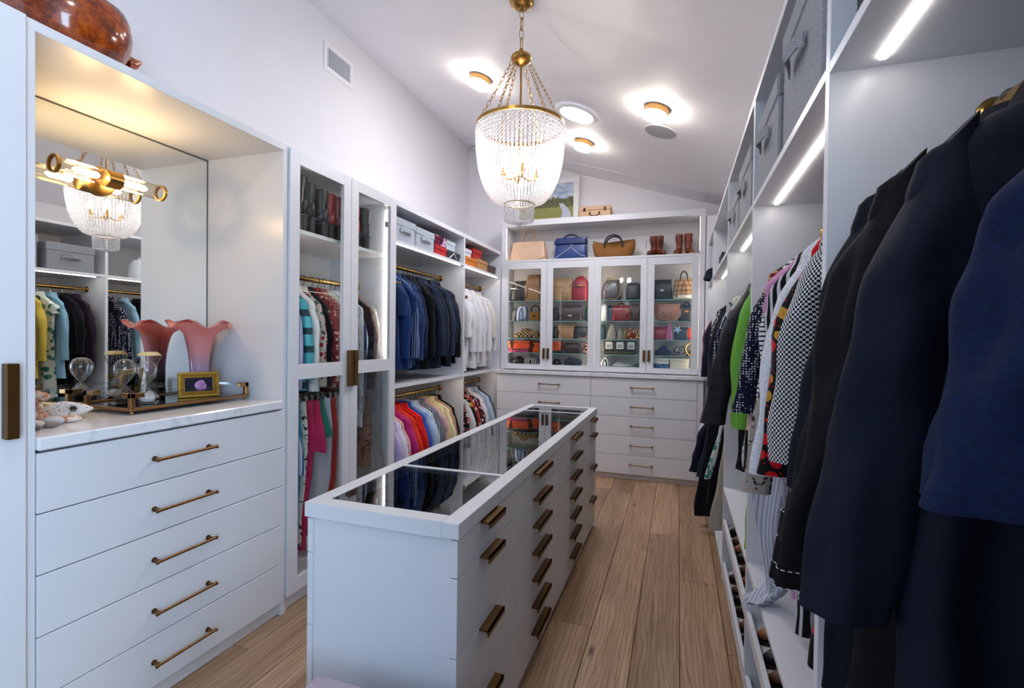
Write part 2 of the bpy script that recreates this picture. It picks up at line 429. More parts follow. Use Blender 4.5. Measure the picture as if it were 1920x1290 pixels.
floor = struct('floor', MB().box(XW - .05, XR + .05, YF - .05, YB + .05, -.06, -.012), plain('subfloor', '#3a2a1e', .9))
pw, gap = .205, .0014
pm = {}
x = -2.43; ci = 0
rp = random.Random(3)
while x < XR:
    y = YF - rp.random() * 1.6
    while y < YB:
        ln = rp.choice((1.5, 1.85, 2.2, 2.5))
        if ln not in pm:
            mbp = MB().box(-pw / 2 + gap, pw / 2 - gap, gap, ln - gap, -.012, 0, .0012)
            me = mesh_of('plank', mbp); me.materials.append(M_FLOOR); pm[ln] = me
        y0, y1 = y, y + ln
        if y1 > YF + .2:
            if y1 > YB or y0 < YF:
                a, b = max(y0, YF), min(y1, YB)
                me = mesh_of('plank', MB().box(-pw / 2 + gap, pw / 2 - gap, a - y0 + gap, b - y0 - gap, -.012, 0, .0012)); me.materials.append(M_FLOOR)
            else: me = pm[ln]
            shared('plank', me, floor, (x + pw / 2, y0, 0))
        y += ln
    x += pw; ci += 1

w = MB().prism([(XW - .1, -.06), (XW, -.06), (XW, zc(XW)), (XW - .1, zc(XW))], YF - .1, YB + .1, 'y')
struct('wall_left', w, M_WALL)
wy0, wy1, wz0, wz1 = -1.60, -.36, .55, 2.45                                      # assumed window, unseen behind the photographer
wr = MB().box(XR, XR + .1, wy1, YB + .1, -.06, zc(XR) + .02).box(XR, XR + .1, YF - .1, wy0, -.06, zc(XR) + .02)
wr.box(XR, XR + .1, wy0, wy1, -.06, wz0).box(XR, XR + .1, wy0, wy1, wz1, zc(XR) + .02)
struct('wall_right', wr, M_WALL)
struct('wall_back', MB().prism([(XW, -.06), (XR, -.06), (XR, zc(XR)), (XW, zc(XW))], YB, YB + .1, 'y'), M_WALL)
struct('trim_1', MB().box(.245, XR, 5.13, YB, 0, zc(.245) - .22), M_WALL)          # wall chase beside the back cabinet
struct('wall_front', MB().prism([(XW, -.06), (XR, -.06), (XR, zc(XR)), (XW, zc(XW))], YF - .1, YF, 'y'), paint('dimmed_wall', '#8d9198', .7))  # unseen wall, greyed to dim its reflection in the glass doors
e = .06
struct('window_1', MB().box(XR - .02, XR, wy0 - e, wy1 + e, wz0 - e, wz0).box(XR - .02, XR, wy0 - e, wy1 + e, wz1, wz1 + e).box(XR - .02, XR, wy0 - e, wy0, wz0, wz1).box(XR - .02, XR, wy1, wy1 + e, wz0, wz1), M_CAB)
# sloping ceiling
t = .08
struct('ceiling', MB().prism([(XW - .1, zc(XW - .1)), (XR + .1, zc(XR + .1)), (XR + .1, zc(XR + .1) + t), (XW - .1, zc(XW - .1) + t)], YF - .1, YB + .1, 'y'), M_CEIL)
struct('lighting_crease', MB().prism([(XW, zc(XW) - .006), (.238, zc(.238) - .006), (.238, zc(.238) - .002), (XW, zc(XW) - .002)], 5.1, YB, 'y'), M_CEIL)  # added thin panel stands in for a lighting crease in the ceiling

# ------------------------------------------------------------------ hardware
def bar_pull(parent, ax, c, ln, proj, r=.0055, m=None):
    """round bar pull with two posts; ax = direction of the bar, proj = outward vector from the front"""
    m = m or M_BRONZE
    c = Vector(c); a = Vector(ax); p = Vector(proj)
    mb = MB().tube([c + p - a * ln / 2, c + p + a * ln / 2], r, 10)
    for s in (-1, 1):
        q = c + a * s * (ln / 2 - .012)
        mb.tube([q, q + p * .15, q + p * .16, q + p], [.010, .010, .006, .006], 10)
        mb.tube([c + p + a * s * (ln / 2 - .003), c + p + a * s * (ln / 2 + .003)], .0075, 10)
    return obj('handle', mb, m, parent, True)

# ------------------------------------------------------------------ vanity on the left
XF = -1.88
vc = thing('vanity_cabinet', 'white built-in vanity cabinet with five long drawers under a lit mirror niche', 'cabinet', (-2.15, 1.46, 0))
obj('side_panel', MB().box(XW + .005, XF, .938, .965, .0, 2.34, .001), M_CAB, vc)
obj('side_panel', MB().box(XW + .005, XF, 1.965, 1.992, .0, 2.34, .001), M_CAB, vc)
obj('top_panel', MB().box(XW + .005, XF, .938, 1.992, 2.34, 2.372, .001), M_CAB, vc)
obj('back_panel', MB().box(XW + .004, XW + .02, .965, 1.965, 1.0, 2.34), M_CABIN, vc)
obj('toe_kick', MB().box(-1.93, -1.905, .965, 1.965, 0, .062), M_CABIN, vc)
obj('carcass', MB().box(XW + .02, -1.906, .966, 1.964, .06, 1.035), M_CABIN, vc)
zs = [.066, .265, .462, .657, .850, 1.042]
for i in range(5):
    d = obj('drawer', MB().box(-1.904, XF + .004, .968, 1.985, zs[i] + .002, zs[i + 1] - .002, .0015), M_CAB, vc)
    bar_pull(d, (0, 1, 0), (XF + .004, 1.44, (zs[i] + zs[i + 1]) / 2 - .003), .25, (.036, 0, 0))
solo('vanity_countertop', MB().box(-2.40, XF + .012, .967, 1.963, 1.048, 1.09, .005), M_MARBLE, 'white marble countertop with grey veins under the mirror niche', 'countertop')
mir = thing('wall_mirror', 'large frameless mirror filling the back of the vanity niche', 'mirror', (-2.39, 1.465, 1.1))
obj('mirror_glass', MB().box(-2.391, -2.385, .967, 1.962, 1.092, 2.333), M_MIRROR, mir)
obj('edge_trim', MB().box(-2.391, -2.383, .967, 1.962, 2.333, 2.339).box(-2.391, -2.383, 1.960, 1.9645, 1.092, 2.339), plain('edge_dark', '#4a4a48', .4), mir)
obj('backing', MB().box(-2.408, -2.3915, .967, 1.962, 1.092, 2.336), M_DRK, mir)

# tall cabinet nearest the camera, only its door edge shows
tc_ = thing('tall_cabinet', 'pale tall cabinet door at the left edge with dark bronze bar pull', 'cabinet', (-2.15, .5, 0))
obj('carcass', MB().box(XW + .005, -1.885, .02, .934, 0, 2.372), M_CABIN, tc_)
dd = obj('door', MB().box(-1.884, -1.862, .02, .934, .07, 2.368, .0015), M_CAB, tc_)
obj('handle', MB().box(-1.862, -1.828, .876, .899, 1.105, 1.325, .001).box(-1.840, -1.826, .872, .901, 1.105, 1.325, .001), M_PULLDK, dd)

# ------------------------------------------------------------------ glass-door wardrobe
wd = thing('glass_wardrobe', 'white tall wardrobe with two glazed doors and paired bronze pulls', 'wardrobe', (-2.15, 2.49, 0))
Y0, Y1 = 1.994, 2.985
obj('side_panel', MB().box(XW + .005, XF - .012, Y0, Y0 + .022, .0, 2.34), M_CABIN, wd)
obj('side_panel', MB().box(XW + .005, XF, Y1 - .022, Y1, .0, 2.34, .001), M_CAB, wd)
obj('top_panel', MB().box(XW + .005, XF, Y0, Y1, 2.34, 2.372, .001), M_CAB, wd)
obj('back_panel', MB().box(XW + .004, XW + .02, Y0 + .022, Y1 - .022, .06, 2.34), M_CABIN, wd)
obj('bottom_panel', MB().box(XW + .02, XF - .025, Y0 + .022, Y1 - .022, .06, .085), M_CABIN, wd)
obj('toe_kick', MB().box(-1.93, -1.905, Y0, Y1, 0, .062), M_CABIN, wd)
obj('shelf', MB().box(XW + .02, -1.93, Y0 + .022, Y1 - .022, 1.965, 1.987, .001), M_CABIN, wd)
for a, b, hy in ((1.998, 2.488, 2.469), (2.492, 2.981, 2.511)):
    fr = MB(); x0, x1 = XF - .012, XF + .012
    fr.box(x0, x1, a, a + .068, .078, 2.366, .001).box(x0, x1, b - .068, b, .078, 2.366, .001)
    for z0, z1 in ((.078, .152), (1.186, 1.265), (2.30, 2.366)):
        fr.box(x0, x1, a + .068, b - .068, z0, z1, .001)
    d = obj('door', fr, M_CAB, wd)
    for z0, z1 in ((.152, 1.186), (1.265, 2.30)):
        obj('pane', MB().box(XF - .003, XF + .001, a + .066, b - .066, z0, z1), M_GLASS, d)
    obj('handle', MB().box(XF + .012, XF + .038, hy - .013, hy + .013, 1.118, 1.332, .001).box(XF + .030, XF + .042, hy - .016, hy + .016, 1.118, 1.332, .001), M_BRONZE, d)
    obj('hinge', MB().box(XF - .05, XF - .012, (b - .045) if b > 2.6 else a, b if b > 2.6 else a + .045, 2.17, 2.21, .003), plain('hinge_grey', '#8f8f92', .35), d)
obj('light_strip', MB().box(-1.932, -1.925, 2.944, 2.952, 1.27, 2.29), M_LED, wd)
obj('light_strip', MB().box(-1.932, -1.925, 2.028, 2.036, 1.27, 2.29), M_LED, wd)

def rail(label, x, y0, y1, z, r=.0155):
    o = thing('hanging_rail', label, 'rail', (x, (y0 + y1) / 2, z), group='brass hanging rails')
    obj('rod', MB().tube([(x, y0, z), (x, y1, z)], r, 14), M_ROD, o, True)
    for y, s in ((y0, 1), (y1, -1)):
        obj('flange', MB().tube([(x, y, z), (x, y + s * .006, z), (x, y + s * .012, z)], [r + .012, r + .012, r + .005], 14), M_ROD, o, True)
    return o
RX = -2.12
rail('brass rail for dresses inside the glass wardrobe, under the boot shelf', -2.175, Y0 + .022, Y1 - .022, 1.765)
rail('low brass rail for skirts and trousers inside the glass wardrobe', -2.165, Y0 + .022, 2.55, 1.165)

# ------------------------------------------------------------------ open hanging units beyond it
def open_unit(label, y0, y1, n):
    u = thing('open_closet_unit', label, 'closet unit', (-2.15, (y0 + y1) / 2, 0), group='open hanging units on the left')
    obj('side_panel', MB().box(XW + .005, XF, y1 - .028, y1, 0, 2.34, .001), M_CAB, u)
    if n == 0: obj('side_panel', MB().box(XW + .005, XF, y0, y0 + .018, 0, 2.34, .001), M_CAB, u)
    obj('top_panel', MB().box(XW + .005, XF, y0, y1, 2.336, 2.372, .001), M_CAB, u)
    ya, yb = y0 + (.018 if n == 0 else 0), y1 - .028
    obj('back_panel', MB().box(XW + .004, XW + .02, ya, yb, .06, 2.336), M_CABIN, u)
    obj('shelf', MB().box(XW + .02, XF, ya, yb, 2.078, 2.098, .001), M_CAB, u)
    obj('shelf', MB().box(XW + .02, XF, ya, yb, 1.050, 1.072, .001), M_CAB, u)
    obj('bottom_panel', MB().box(XW + .02, XF, ya, yb, .062, .085, .001), M_CAB, u)
    obj('toe_kick', MB().box(-1.93, -1.905, ya, yb, 0, .062), M_CABIN, u)
    obj('light_strip', MB().box(-1.905, -1.892, ya + .02, yb - .05, 2.072, 2.078), M_LED, u)
    obj('light_strip', MB().box(-1.93, -1.917, ya + .02, yb - .05, 1.0494, 1.0502), M_LEDW, u)
    return ya, yb
ua = open_unit('open white closet unit with navy clothes above and bright clothes below', 2.986, 4.178, 0)
ub = open_unit('open white closet unit with white shirts in the corner by back cabinet', 4.179, 5.148, 1)
rail('brass rail carrying the navy shirts in the open unit', RX, ua[0], ua[1], 1.965)
rail('brass rail carrying the bright coloured tops below the navy shirts', RX, ua[0], ua[1], .942)
rail('brass rail carrying the white shirts in the corner unit', RX, ub[0], ub[1], 1.965)
rail('brass rail carrying floral tops below the white shirts', RX, ub[0], ub[1], .942)
# short pull-out valet pins
for y, lb in ((3.10, 'short brass valet pin in front of the navy shirts'), (4.21, 'short brass valet pin in front of the white shirts')):
    solo('valet_pin', MB().tube([(0, 0, 0), (0, .085, 0)], .007, 10).tube([(0, .085, 0), (0, .088, 0), (0, .094, 0)], [.012, .016, .014], 12), M_BRASS, lb, 'hook', (-1.905, y - .1 if y < 3.2 else y - .03, 1.80), 'valet pins', True)

# ------------------------------------------------------------------ back wall: drawers, counter, hutch
BX0, BX1, BYF = -1.876, .238, 5.045
bb = thing('drawer_base_cabinet', 'wide white base cabinet with two columns of drawers on the back wall', 'cabinet', (-.82, 5.25, 0))
obj('carcass', MB().box(BX0, BX1, BYF + .02, 5.475, .06, 1.03), M_CABIN, bb)
obj('toe_kick', MB().box(BX0, BX1, BYF + .045, BYF + .065, 0, .06), M_CABIN, bb)
xm = -.845
zb = [.058 + i * (1.026 - .058) / 5 for i in range(6)]
for a, b in ((BX0, xm), (xm, BX1 - .055)):
    for i in range(5):
        d = obj('drawer', MB().box(a + .002, b - .002, BYF, BYF + .02, zb[i] + .002, zb[i + 1] - .002, .0015), M_CAB, bb)
        bar_pull(d, (1, 0, 0), ((a + b) / 2 + (.08 if a < -1 else .0), BYF, (zb[i] + zb[i + 1]) / 2 + .005), .23, (0, -.034, 0))
obj('filler_panel', MB().box(BX1 - .055, BX1, BYF + .004, BYF + .02, .06, 1.026), M_CAB, bb)
solo('back_countertop', MB().box(BX0 - .03, BX1 + .006, BYF - .02, 5.475, 1.03, 1.068, .004), M_MARBLE, 'grey veined marble countertop above the back wall drawers', 'countertop')

HY = 5.152
hu = thing('display_hutch', 'white hutch with four glass doors and open top shelf full of handbags', 'cabinet', (-.82, 5.3, 1.068))
obj('side_panel', MB().box(BX0, BX0 + .05, HY, 5.475, 1.07, 2.645, .001), M_CAB, hu)
obj('side_panel', MB().box(BX1 - .05, BX1, HY, 5.475, 1.07, 2.645, .001), M_CAB, hu)
obj('top_panel', MB().box(BX0, BX1, HY, 5.475, 2.645, 2.705, .001), M_CAB, hu)
obj('back_panel', MB().box(BX0 + .05, BX1 - .05, 5.46, 5.474, 1.07, 2.645), M_CABIN, hu)
obj('shelf', MB().box(BX0 + .05, BX1 - .05, HY, 5.46, 2.25, 2.272, .001), M_CAB, hu)
obj('bottom_panel', MB().box(BX0 + .05, BX1 - .05, HY + .025, 5.46, 1.07, 1.128), M_CAB, hu)
obj('middle_panel', MB().box(-.846, -.824, HY + .03, 5.46, 1.128, 2.25), M_CABIN, hu)
SZ = (1.825, 1.606, 1.416, 1.257)
for a, b in ((BX0 + .05, -.846), (-.824, BX1 - .05)):
    for z in SZ:
        s = obj('glass_shelf', MB().box(a, b, HY + .036, 5.455, z - .007, z), M_SHELFG, hu)
        obj('shelf_edge', MB().box(a, b, HY + .034, HY + .0362, z - .0068, z - .0002), M_GEDGE, s)
dx = [BX0 + .018, -1.352, -.835, -.303, BX1 - .052]
for i in range(4):
    a, b = dx[i] + .0015, dx[i + 1] - .0015
    fr = MB(); y0, y1 = HY - .004, HY + .018
    fr.box(a, a + .066, y0, y1, 1.078, 2.246, .001).box(b - .066, b, y0, y1, 1.078, 2.246, .001)
    fr.box(a + .066, b - .066, y0, y1, 1.078, 1.128, .001).box(a + .066, b - .066, y0, y1, 2.172, 2.246, .001)
    d = obj('door', fr, M_CAB, hu)
    obj('pane', MB().box(a + .064, b - .064, HY + .005, HY + .009, 1.126, 2.174), M_GLASS, d)
    hx = b - .022 if i % 2 == 0 else a + .022
    obj('handle', MB().box(hx - .012, hx + .012, y0 - .022, y0, 1.195, 1.31, .001), M_PULLDK, d)
for xx in (BX0 + .068, -.86, -.81, BX1 - .068):
    obj('light_strip', MB().box(xx - .004, xx + .004, HY + .022, HY + .03, 1.14, 2.24), M_LEDW, hu)
obj('light_strip', MB().box(BX1 - .0515, BX1 - .0495, HY + .012, HY + .02, 2.30, 2.63), M_LEDW, hu)
obj('light_strip', MB().box(BX0 + .0495, BX0 + .0515, HY + .012, HY + .02, 2.30, 2.63), M_LEDW, hu)

# ------------------------------------------------------------------ island
IX0, IX1, IY0, IY1, IZ = -1.105, -.573, 1.25, 3.735, .895
il = thing('closet_island', 'long white island with many small drawers and glass display top', 'island', (-.84, 2.49, 0))
fr = MB(); b = .055
fr.box(IX0, IX0 + b, IY0, IY1, IZ - .046, IZ, .0015).box(IX1 - b, IX1, IY0, IY1, IZ - .046, IZ, .0015)
for y0, y1 in ((IY0, IY0 + b), (1.745, 1.768), (3.40, 3.422), (IY1 - b, IY1)):
    fr.box(IX0 + b, IX1 - b, y0, y1, IZ - .046 if y0 in (IY0, IY1 - b) else IZ - .02, IZ - .0002)
obj('top_frame', fr, M_ISL, il)
for y0, y1 in ((IY0 + b, 1.745), (1.768, 3.40), (3.422, IY1 - b)):
    obj('glass_top', MB().box(IX0 + b, IX1 - b, y0, y1, IZ - .008, IZ - .002), M_GLASSTOP, il)
ins = MB(); bx0, bx1 = IX0 + .035, IX1 - .035
obj('end_panel', MB().box(IX0 + .008, IX1 - .028, IY0 + .012, IY0 + .034, 0, IZ - .046, .001), M_ISL, il)
obj('end_panel', MB().box(IX0 + .008, IX1 - .028, IY1 - .034, IY1 - .012, 0, IZ - .046, .001), M_ISL, il)
obj('carcass', MB().box(bx0, bx1, IY0 + .034, IY1 - .034, .04, .78), M_ISL, il)
obj('velvet_tray', MB().box(bx0, bx1, IY0 + .034, IY1 - .034, .781, .790).box(bx0, bx0 + .01, IY0 + .034, IY1 - .034, .79, .848).box(bx1 - .01, bx1, IY0 + .034, IY1 - .034, .79, .848)
    .box(bx0, bx1, 1.75, 1.757, .79, .83).box(bx0, bx1, 2.2, 2.206, .79, .83).box(bx0, bx1, 2.75, 2.756, .79, .83).box(bx0, bx1, 3.41, 3.416, .79, .83).box((bx0 + bx1) / 2 - .003, (bx0 + bx1) / 2 + .003, 1.757, 3.41, .79, .83), M_DRK, il)
obj('toe_kick', MB().box(bx0 + .03, bx1 - .03, IY0 + .05, IY1 - .05, 0, .04), M_ISL, il)
cols = ((IY0 + .006, 1.742, (.845, .735, .505, .27, .035)), (1.742, 2.52, None), (2.52, 3.30, None), (3.30, IY1 - .006, (.845, .735, .505, .27, .035)))
for y0, y1, zz in cols:
    zz = zz or [.845 - i * (.845 - .035) / 7 for i in range(8)]
    for side in (1, -1):
        for zt, zl in zip(zz, zz[1:]):
            xa, xb = (IX1 - .027, IX1 - .006) if side > 0 else (IX0 + .006, IX0 + .027)
            d = obj('drawer', MB().box(xa, xb, y0 + .0015, y1 - .0015, zl + .0015, zt - .0015, .001), M_ISL, il)
            hx = xb if side > 0 else xa; yc = (y0 + y1) / 2; hl = .075 if zz[1] == .735 else .115
            if y1 > 3.5: yc += .02
            h = MB().box(hx, hx + side * .034, yc - hl, yc + hl, zt - .0105, zt - .0025, .0008).box(hx + side * .028, hx + side * .034, yc - hl, yc + hl, zt - .024, zt - .0025, .0008)
            obj('handle', h, M_BRONZE, d)
# ------------------------------------------------------------------ right-hand closet wall
RF, RB = .265, .90
TOP = 2.365
parts_y = [1.085, 2.085, 3.105, 4.43, 5.10]
rc = thing('open_closet_wall', 'run of open white closet bays along the right wall with lit shelves', 'closet unit', (.58, 2.5, 0))
for y in [-.25] + parts_y:
    obj('partition', MB().box(RF, RB, y, y + .026, 0, TOP - .026, .001), M_CAB, rc)
obj('top_panel', MB().box(RF, RB, -.25, 5.126, TOP - .026, TOP, .001), M_CAB, rc)
obj('back_panel', MB().box(RB, RB + .015, -.25, 5.126, 0, TOP), M_CABIN, rc)
obj('toe_kick', MB().box(RF + .03, RF + .045, -.25, 5.126, 0, .06), M_CABIN, rc)
edges = [-.25] + parts_y
for a, b in zip(edges, edges[1:]):
    ya, yb = a + .026, b
    obj('shelf', MB().box(RF, RB, ya, yb, 1.931, 1.953, .001), M_CAB, rc)
    obj('light_strip', MB().box(RF + .068, RF + .079, ya + .05, yb - .035, 1.926, 1.931), M_LED, rc)
    obj('bottom_panel', MB().box(RF, RB, ya, yb, .06, .082, .001), M_CAB, rc)
for a, b in ((-.224, 1.085), (1.111, 2.085), (2.111, 3.105)):
    obj('shoe_shelf', MB().box(RF, RB, a, b, .545, .565, .001), M_CAB, rc)
    sh = MB().prism([(RF + .004, .315), (RB, .41), (RB, .428), (RF + .004, .333)], a, b, 'y')
    obj('shoe_shelf', sh, M_CAB, rc)
    obj('shoe_rail', MB().box(RF + .001, RF + .018, a, b, .333, .375, .001), M_CAB, rc)
    obj('shoe_rail', MB().box(RF + .001, RF + .018, a, b, .082, .125, .001), M_CAB, rc)
QX = .515
RRZ = 1.822
rail('brass rail carrying the dark coats nearest the camera', QX, -.224, 1.085, RRZ)
rail('brass rail carrying the patterned tops beside the dark coats', QX, 1.111, 2.085, RRZ)
rail('brass rail carrying the green coat and black quilted jacket', QX, 2.111, 3.105, RRZ)
rail('upper brass rail in the fourth bay along the right wall', QX, 3.131, 4.43, RRZ)
rail('upper brass rail in the bay nearest the back cabinet', QX, 4.456, 5.10, RRZ)
rail('lower brass rail in the fourth bay along the right wall', QX, 3.131, 4.43, .99)
rail('lower brass rail in the bay nearest the back cabinet', QX, 4.456, 5.10, .99)

# ------------------------------------------------------------------ ceiling things
def ceil_rot(): return (0, math.atan(.318), 0)
def on_ceiling(x, y, dz=0): return (x, y, zc(x) - dz)
lamps = [(-1.45, 3.47, 'left of the chandelier'), (-.157, 3.46, 'right of the chandelier above the grey speaker'), (-.828, 4.41, 'nearest the back wall'), (-.828, .5, 'added unseen over the bench')]  # last lamp is added out of view to light the near end
for x, y, lb in lamps:
    o = thing('ceiling_lamp', 'round flush ceiling lamp with brass rim, ' + lb, 'ceiling lamp', on_ceiling(x, y), rot=ceil_rot(), group='flush ceiling lamps')
    obj('base', MB().lathe([(.001, -.001), (.082, -.001), (.085, -.004), (.085, -.034), (.081, -.038), (.001, -.038)], 32), brass('lamp_rim', '#c79a63', .35), o, True, world=False)
    obj('diffuser', MB().lathe([(.001, -.038), (.077, -.038), (.0785, -.042), (.0785, -.064), (.074, -.071), (.058, -.074), (.001, -.075)], 32), M_LAMP, o, True, world=False)
o = thing('sun_tunnel', 'round glowing sun tunnel set in the sloping ceiling', 'skylight', on_ceiling(-.776, 3.807), rot=ceil_rot())
obj('trim_ring', MB().lathe([(.125, -.004), (.135, -.014), (.165, -.012), (.178, -.001)], 40), M_CEIL, o, True, world=False)
obj('lens', MB().lathe([(.001, -.010), (.10, -.008), (.126, -.005)], 40), M_TUNNEL, o, True, world=False)
o = thing('ceiling_speaker', 'round grey speaker grille flush in the sloping ceiling', 'speaker', on_ceiling(-.150, 3.85), rot=ceil_rot())
gm = N('speaker_grille'); vv = gm.voro(gm.coord(), 260, rand=0); gm.base(gm.mix(gm.math('LESS_THAN', vv.outputs['Distance'], .3), C('#a9a9b0'), C('#8a8a92'))); gm.set(Roughness=.6)
obj('grille', MB().lathe([(.001, -.006), (.116, -.005), (.118, -.001)], 40), gm.m, o, True, world=False)
obj('rim', MB().ring((0, 0, -.002), .119, .003, 40, 6), M_CEIL, o, True, world=False)
o = thing('smoke_detector', 'small white smoke detector in the back left ceiling corner', 'smoke detector', on_ceiling(-2.28, 5.36), rot=ceil_rot())
obj('body', MB().lathe([(.001, -.034), (.05, -.034), (.062, -.024), (.066, -.001)], 28), M_WHITE, o, True, world=False)
obj('ring', MB().ring((0, 0, -.018), .066, .003, 28, 6), plain('detector_grey', '#8d8d90', .5), o, True, world=False)
# vent on the left wall
o = thing('air_vent', 'white louvred air vent high on the left wall', 'vent', (XW, 3.07, 3.43))
y0, y1, z0, z1 = 2.905, 3.235, 3.325, 3.53; e = .036
f = MB().box(XW, XW + .008, y0, y1, z0, z0 + e, .002).box(XW, XW + .008, y0, y1, z1 - e, z1, .002).box(XW, XW + .008, y0, y0 + e, z0 + e, z1 - e, .002).box(XW, XW + .008, y1 - e, y1, z0 + e, z1 - e, .002)
obj('frame', f, M_CEIL, o)
obj('louvre_shade', MB().box(XW + .0005, XW + .0015, y0 + e, y1 - e, z0 + e, z1 - e), plain('louvre_shade_dark', '#2e2e31', .8), o)  # dark sheet stands in for the shade between the louvres
nl = 15
for i in range(nl):
    y = y0 + e + (y1 - y0 - 2 * e) * (i + .5) / nl
    obj('louvre', MB().prism([(XW + .0025, y - .001), (XW + .0085, y + .0035), (XW + .0095, y + .0025), (XW + .0035, y - .002)], z0 + e, z1 - e, 'z'), M_CEIL, o)

# ------------------------------------------------------------------ chandelier
CX, CY = -.80, 2.455
ch = thing('bead_chandelier', 'crystal bead basket chandelier hanging on brass chains over the island', 'chandelier', (CX, CY, 2.03))
def link_chain(p0, p1, step=.026, r=.0085, w=.0022, sag=0):
    mb = MB(); p0 = Vector(p0); p1 = Vector(p1); L = (p1 - p0).length; n = max(2, int(L / step)); d = (p1 - p0).normalized()
    side = d.orthogonal().normalized()
    for i in range(n):
        c = p0 + (p1 - p0) * ((i + .5) / n); s = Matrix.Rotation((i % 2) * PI / 2, 3, d) @ side
        a = d * (L / n * .68); b_ = s * r
        pts = [c + a * math.cos(t) + b_ * math.sin(t) for t in [2 * PI * k / 10 for k in range(10)]]
        rings = []
        nn = d.cross(s)
        for k, p in enumerate(pts):
            e_ = (p - c).normalized()
            rings.append([p + w * (math.cos(q) * e_ + math.sin(q) * nn) for q in (0, PI / 2, PI, 3 * PI / 2)])
        rings.append(rings[0]); mb.loft(rings, False, False)
    return mb
zcan = zc(CX)
cano = MB().lathe([(.001, -.06), (.010, -.058), (.016, -.05), (.04, -.046), (.062, -.026), (.066, .0), (.066, .03)], 32, (CX, CY, zcan + .005))
obj('canopy', cano, M_BRASS, ch, True)
obj('chain', link_chain((CX, CY, zcan - .05), (CX, CY, 2.925), .045, .011, .0028), M_BRASS, ch, True)
obj('hub', MB().lathe([(.004, .055), (.011, .05), (.011, .03), (.02, .026), (.05, .014), (.056, 0), (.05, -.014), (.024, -.03), (.008, -.036), (.008, -.05), (.001, -.052)], 28, (CX, CY, 2.875)), M_BRASS, ch, True)
obj('stem', MB().tube([(CX, CY, 2.85), (CX, CY, 2.25)], .006, 10), M_BRASS, ch, True)
RR = .228; ZR = 2.52
obj('rim', MB().lathe([(RR - .004, -.008), (RR + .004, -.008), (RR + .005, .008), (RR - .003, .009), (RR - .004, -.008)], 56, (CX, CY, ZR)), M_BRASS, ch, True)
for k in range(6):
    a = k * PI / 3 + .35
    obj('chain', link_chain((CX + .045 * math.cos(a), CY + .045 * math.sin(a), 2.862), (CX + RR * math.cos(a), CY + RR * math.sin(a), ZR + .005), .0235, .0075, .0019), M_BRASS, ch, True)
def strand(prof_pts, r0, r1):
    mb = MB(); pts = [Vector(p) for p in prof_pts]
    acc = [0.0]
    for p, q in zip(pts, pts[1:]): acc.append(acc[-1] + (q - p).length)
    s = 0; T = acc[-1]
    def at_(s):
        for i in range(len(acc) - 1):
            if s <= acc[i + 1]: return pts[i].lerp(pts[i + 1], (s - acc[i]) / (acc[i + 1] - acc[i]))
        return pts[-1]
    while s < T:
        r = lerp(r0, r1, s / T); mb.sphere(tuple(at_(s + r)), r, 7, 5); s += 2 * r * 1.02
    return mb
prof = []
for i in range(21):
    t = i / 20; zz = -.395 * t
    rr = RR * (1 - .04 * t - .10 * t ** 2) if t < .45 else None
    rr = .082 + (RR - .082) * math.sqrt(max(0, 1 - (t) ** 2.6)) if True else rr
    prof.append((rr - .002, 0, zz - .008))
NS = 66
me = mesh_of('bead_strand', strand(prof, .0103, .0041), True, 3); me.materials.append(M_BEAD)
for k in range(NS):
    shared('bead_strand', me, ch, (0, 0, ZR - 2.03), (0, 0, 2 * PI * k / NS))
obj('cup_rim', MB().ring((CX, CY, 2.118), .078, .003, 40, 6), M_BRASS, ch, True)
me = mesh_of('cup_strand', strand([(.077, 0, 0), (.076, 0, -.05), (.074, 0, -.082)], .0052, .0052), True, 3); me.materials.append(M_BEAD)
for k in range(36): shared('cup_strand', me, ch, (0, 0, 2.112 - 2.03), (0, 0, 2 * PI * k / 36))
me = mesh_of('bottom_strand', strand([(.072, 0, -.004), (.045, 0, -.012), (.012, 0, -.016)], .0052, .0042), True, 3); me.materials.append(M_BEAD)
for k in range(20): shared('bottom_strand', me, ch, (0, 0, 2.034 - 2.03), (0, 0, 2 * PI * k / 20))
obj('finial', MB().sphere((CX, CY, 2.012), .012, 12, 8), M_BEAD, ch, True)
for k in range(4):
    a = k * PI / 2 + .5; bx_, by_ = CX + .085 * math.cos(a), CY + .085 * math.sin(a)
    arm = obj('lamp_arm', MB().tube([(CX, CY, 2.27), (CX + .05 * math.cos(a), CY + .05 * math.sin(a), 2.245), (bx_, by_, 2.25), (bx_, by_, 2.272)], .005, 8).lathe([(.012, 0), (.014, .004), (.010, .03), (.009, .045)], 12, (bx_, by_, 2.262)), M_BRASS, ch, True)
    obj('bulb', MB().lathe([(.008, 0), (.014, .014), (.0165, .03), (.012, .052), (.004, .072), (.001, .076)], 12, (bx_, by_, 2.305)), M_BULB, arm, True)
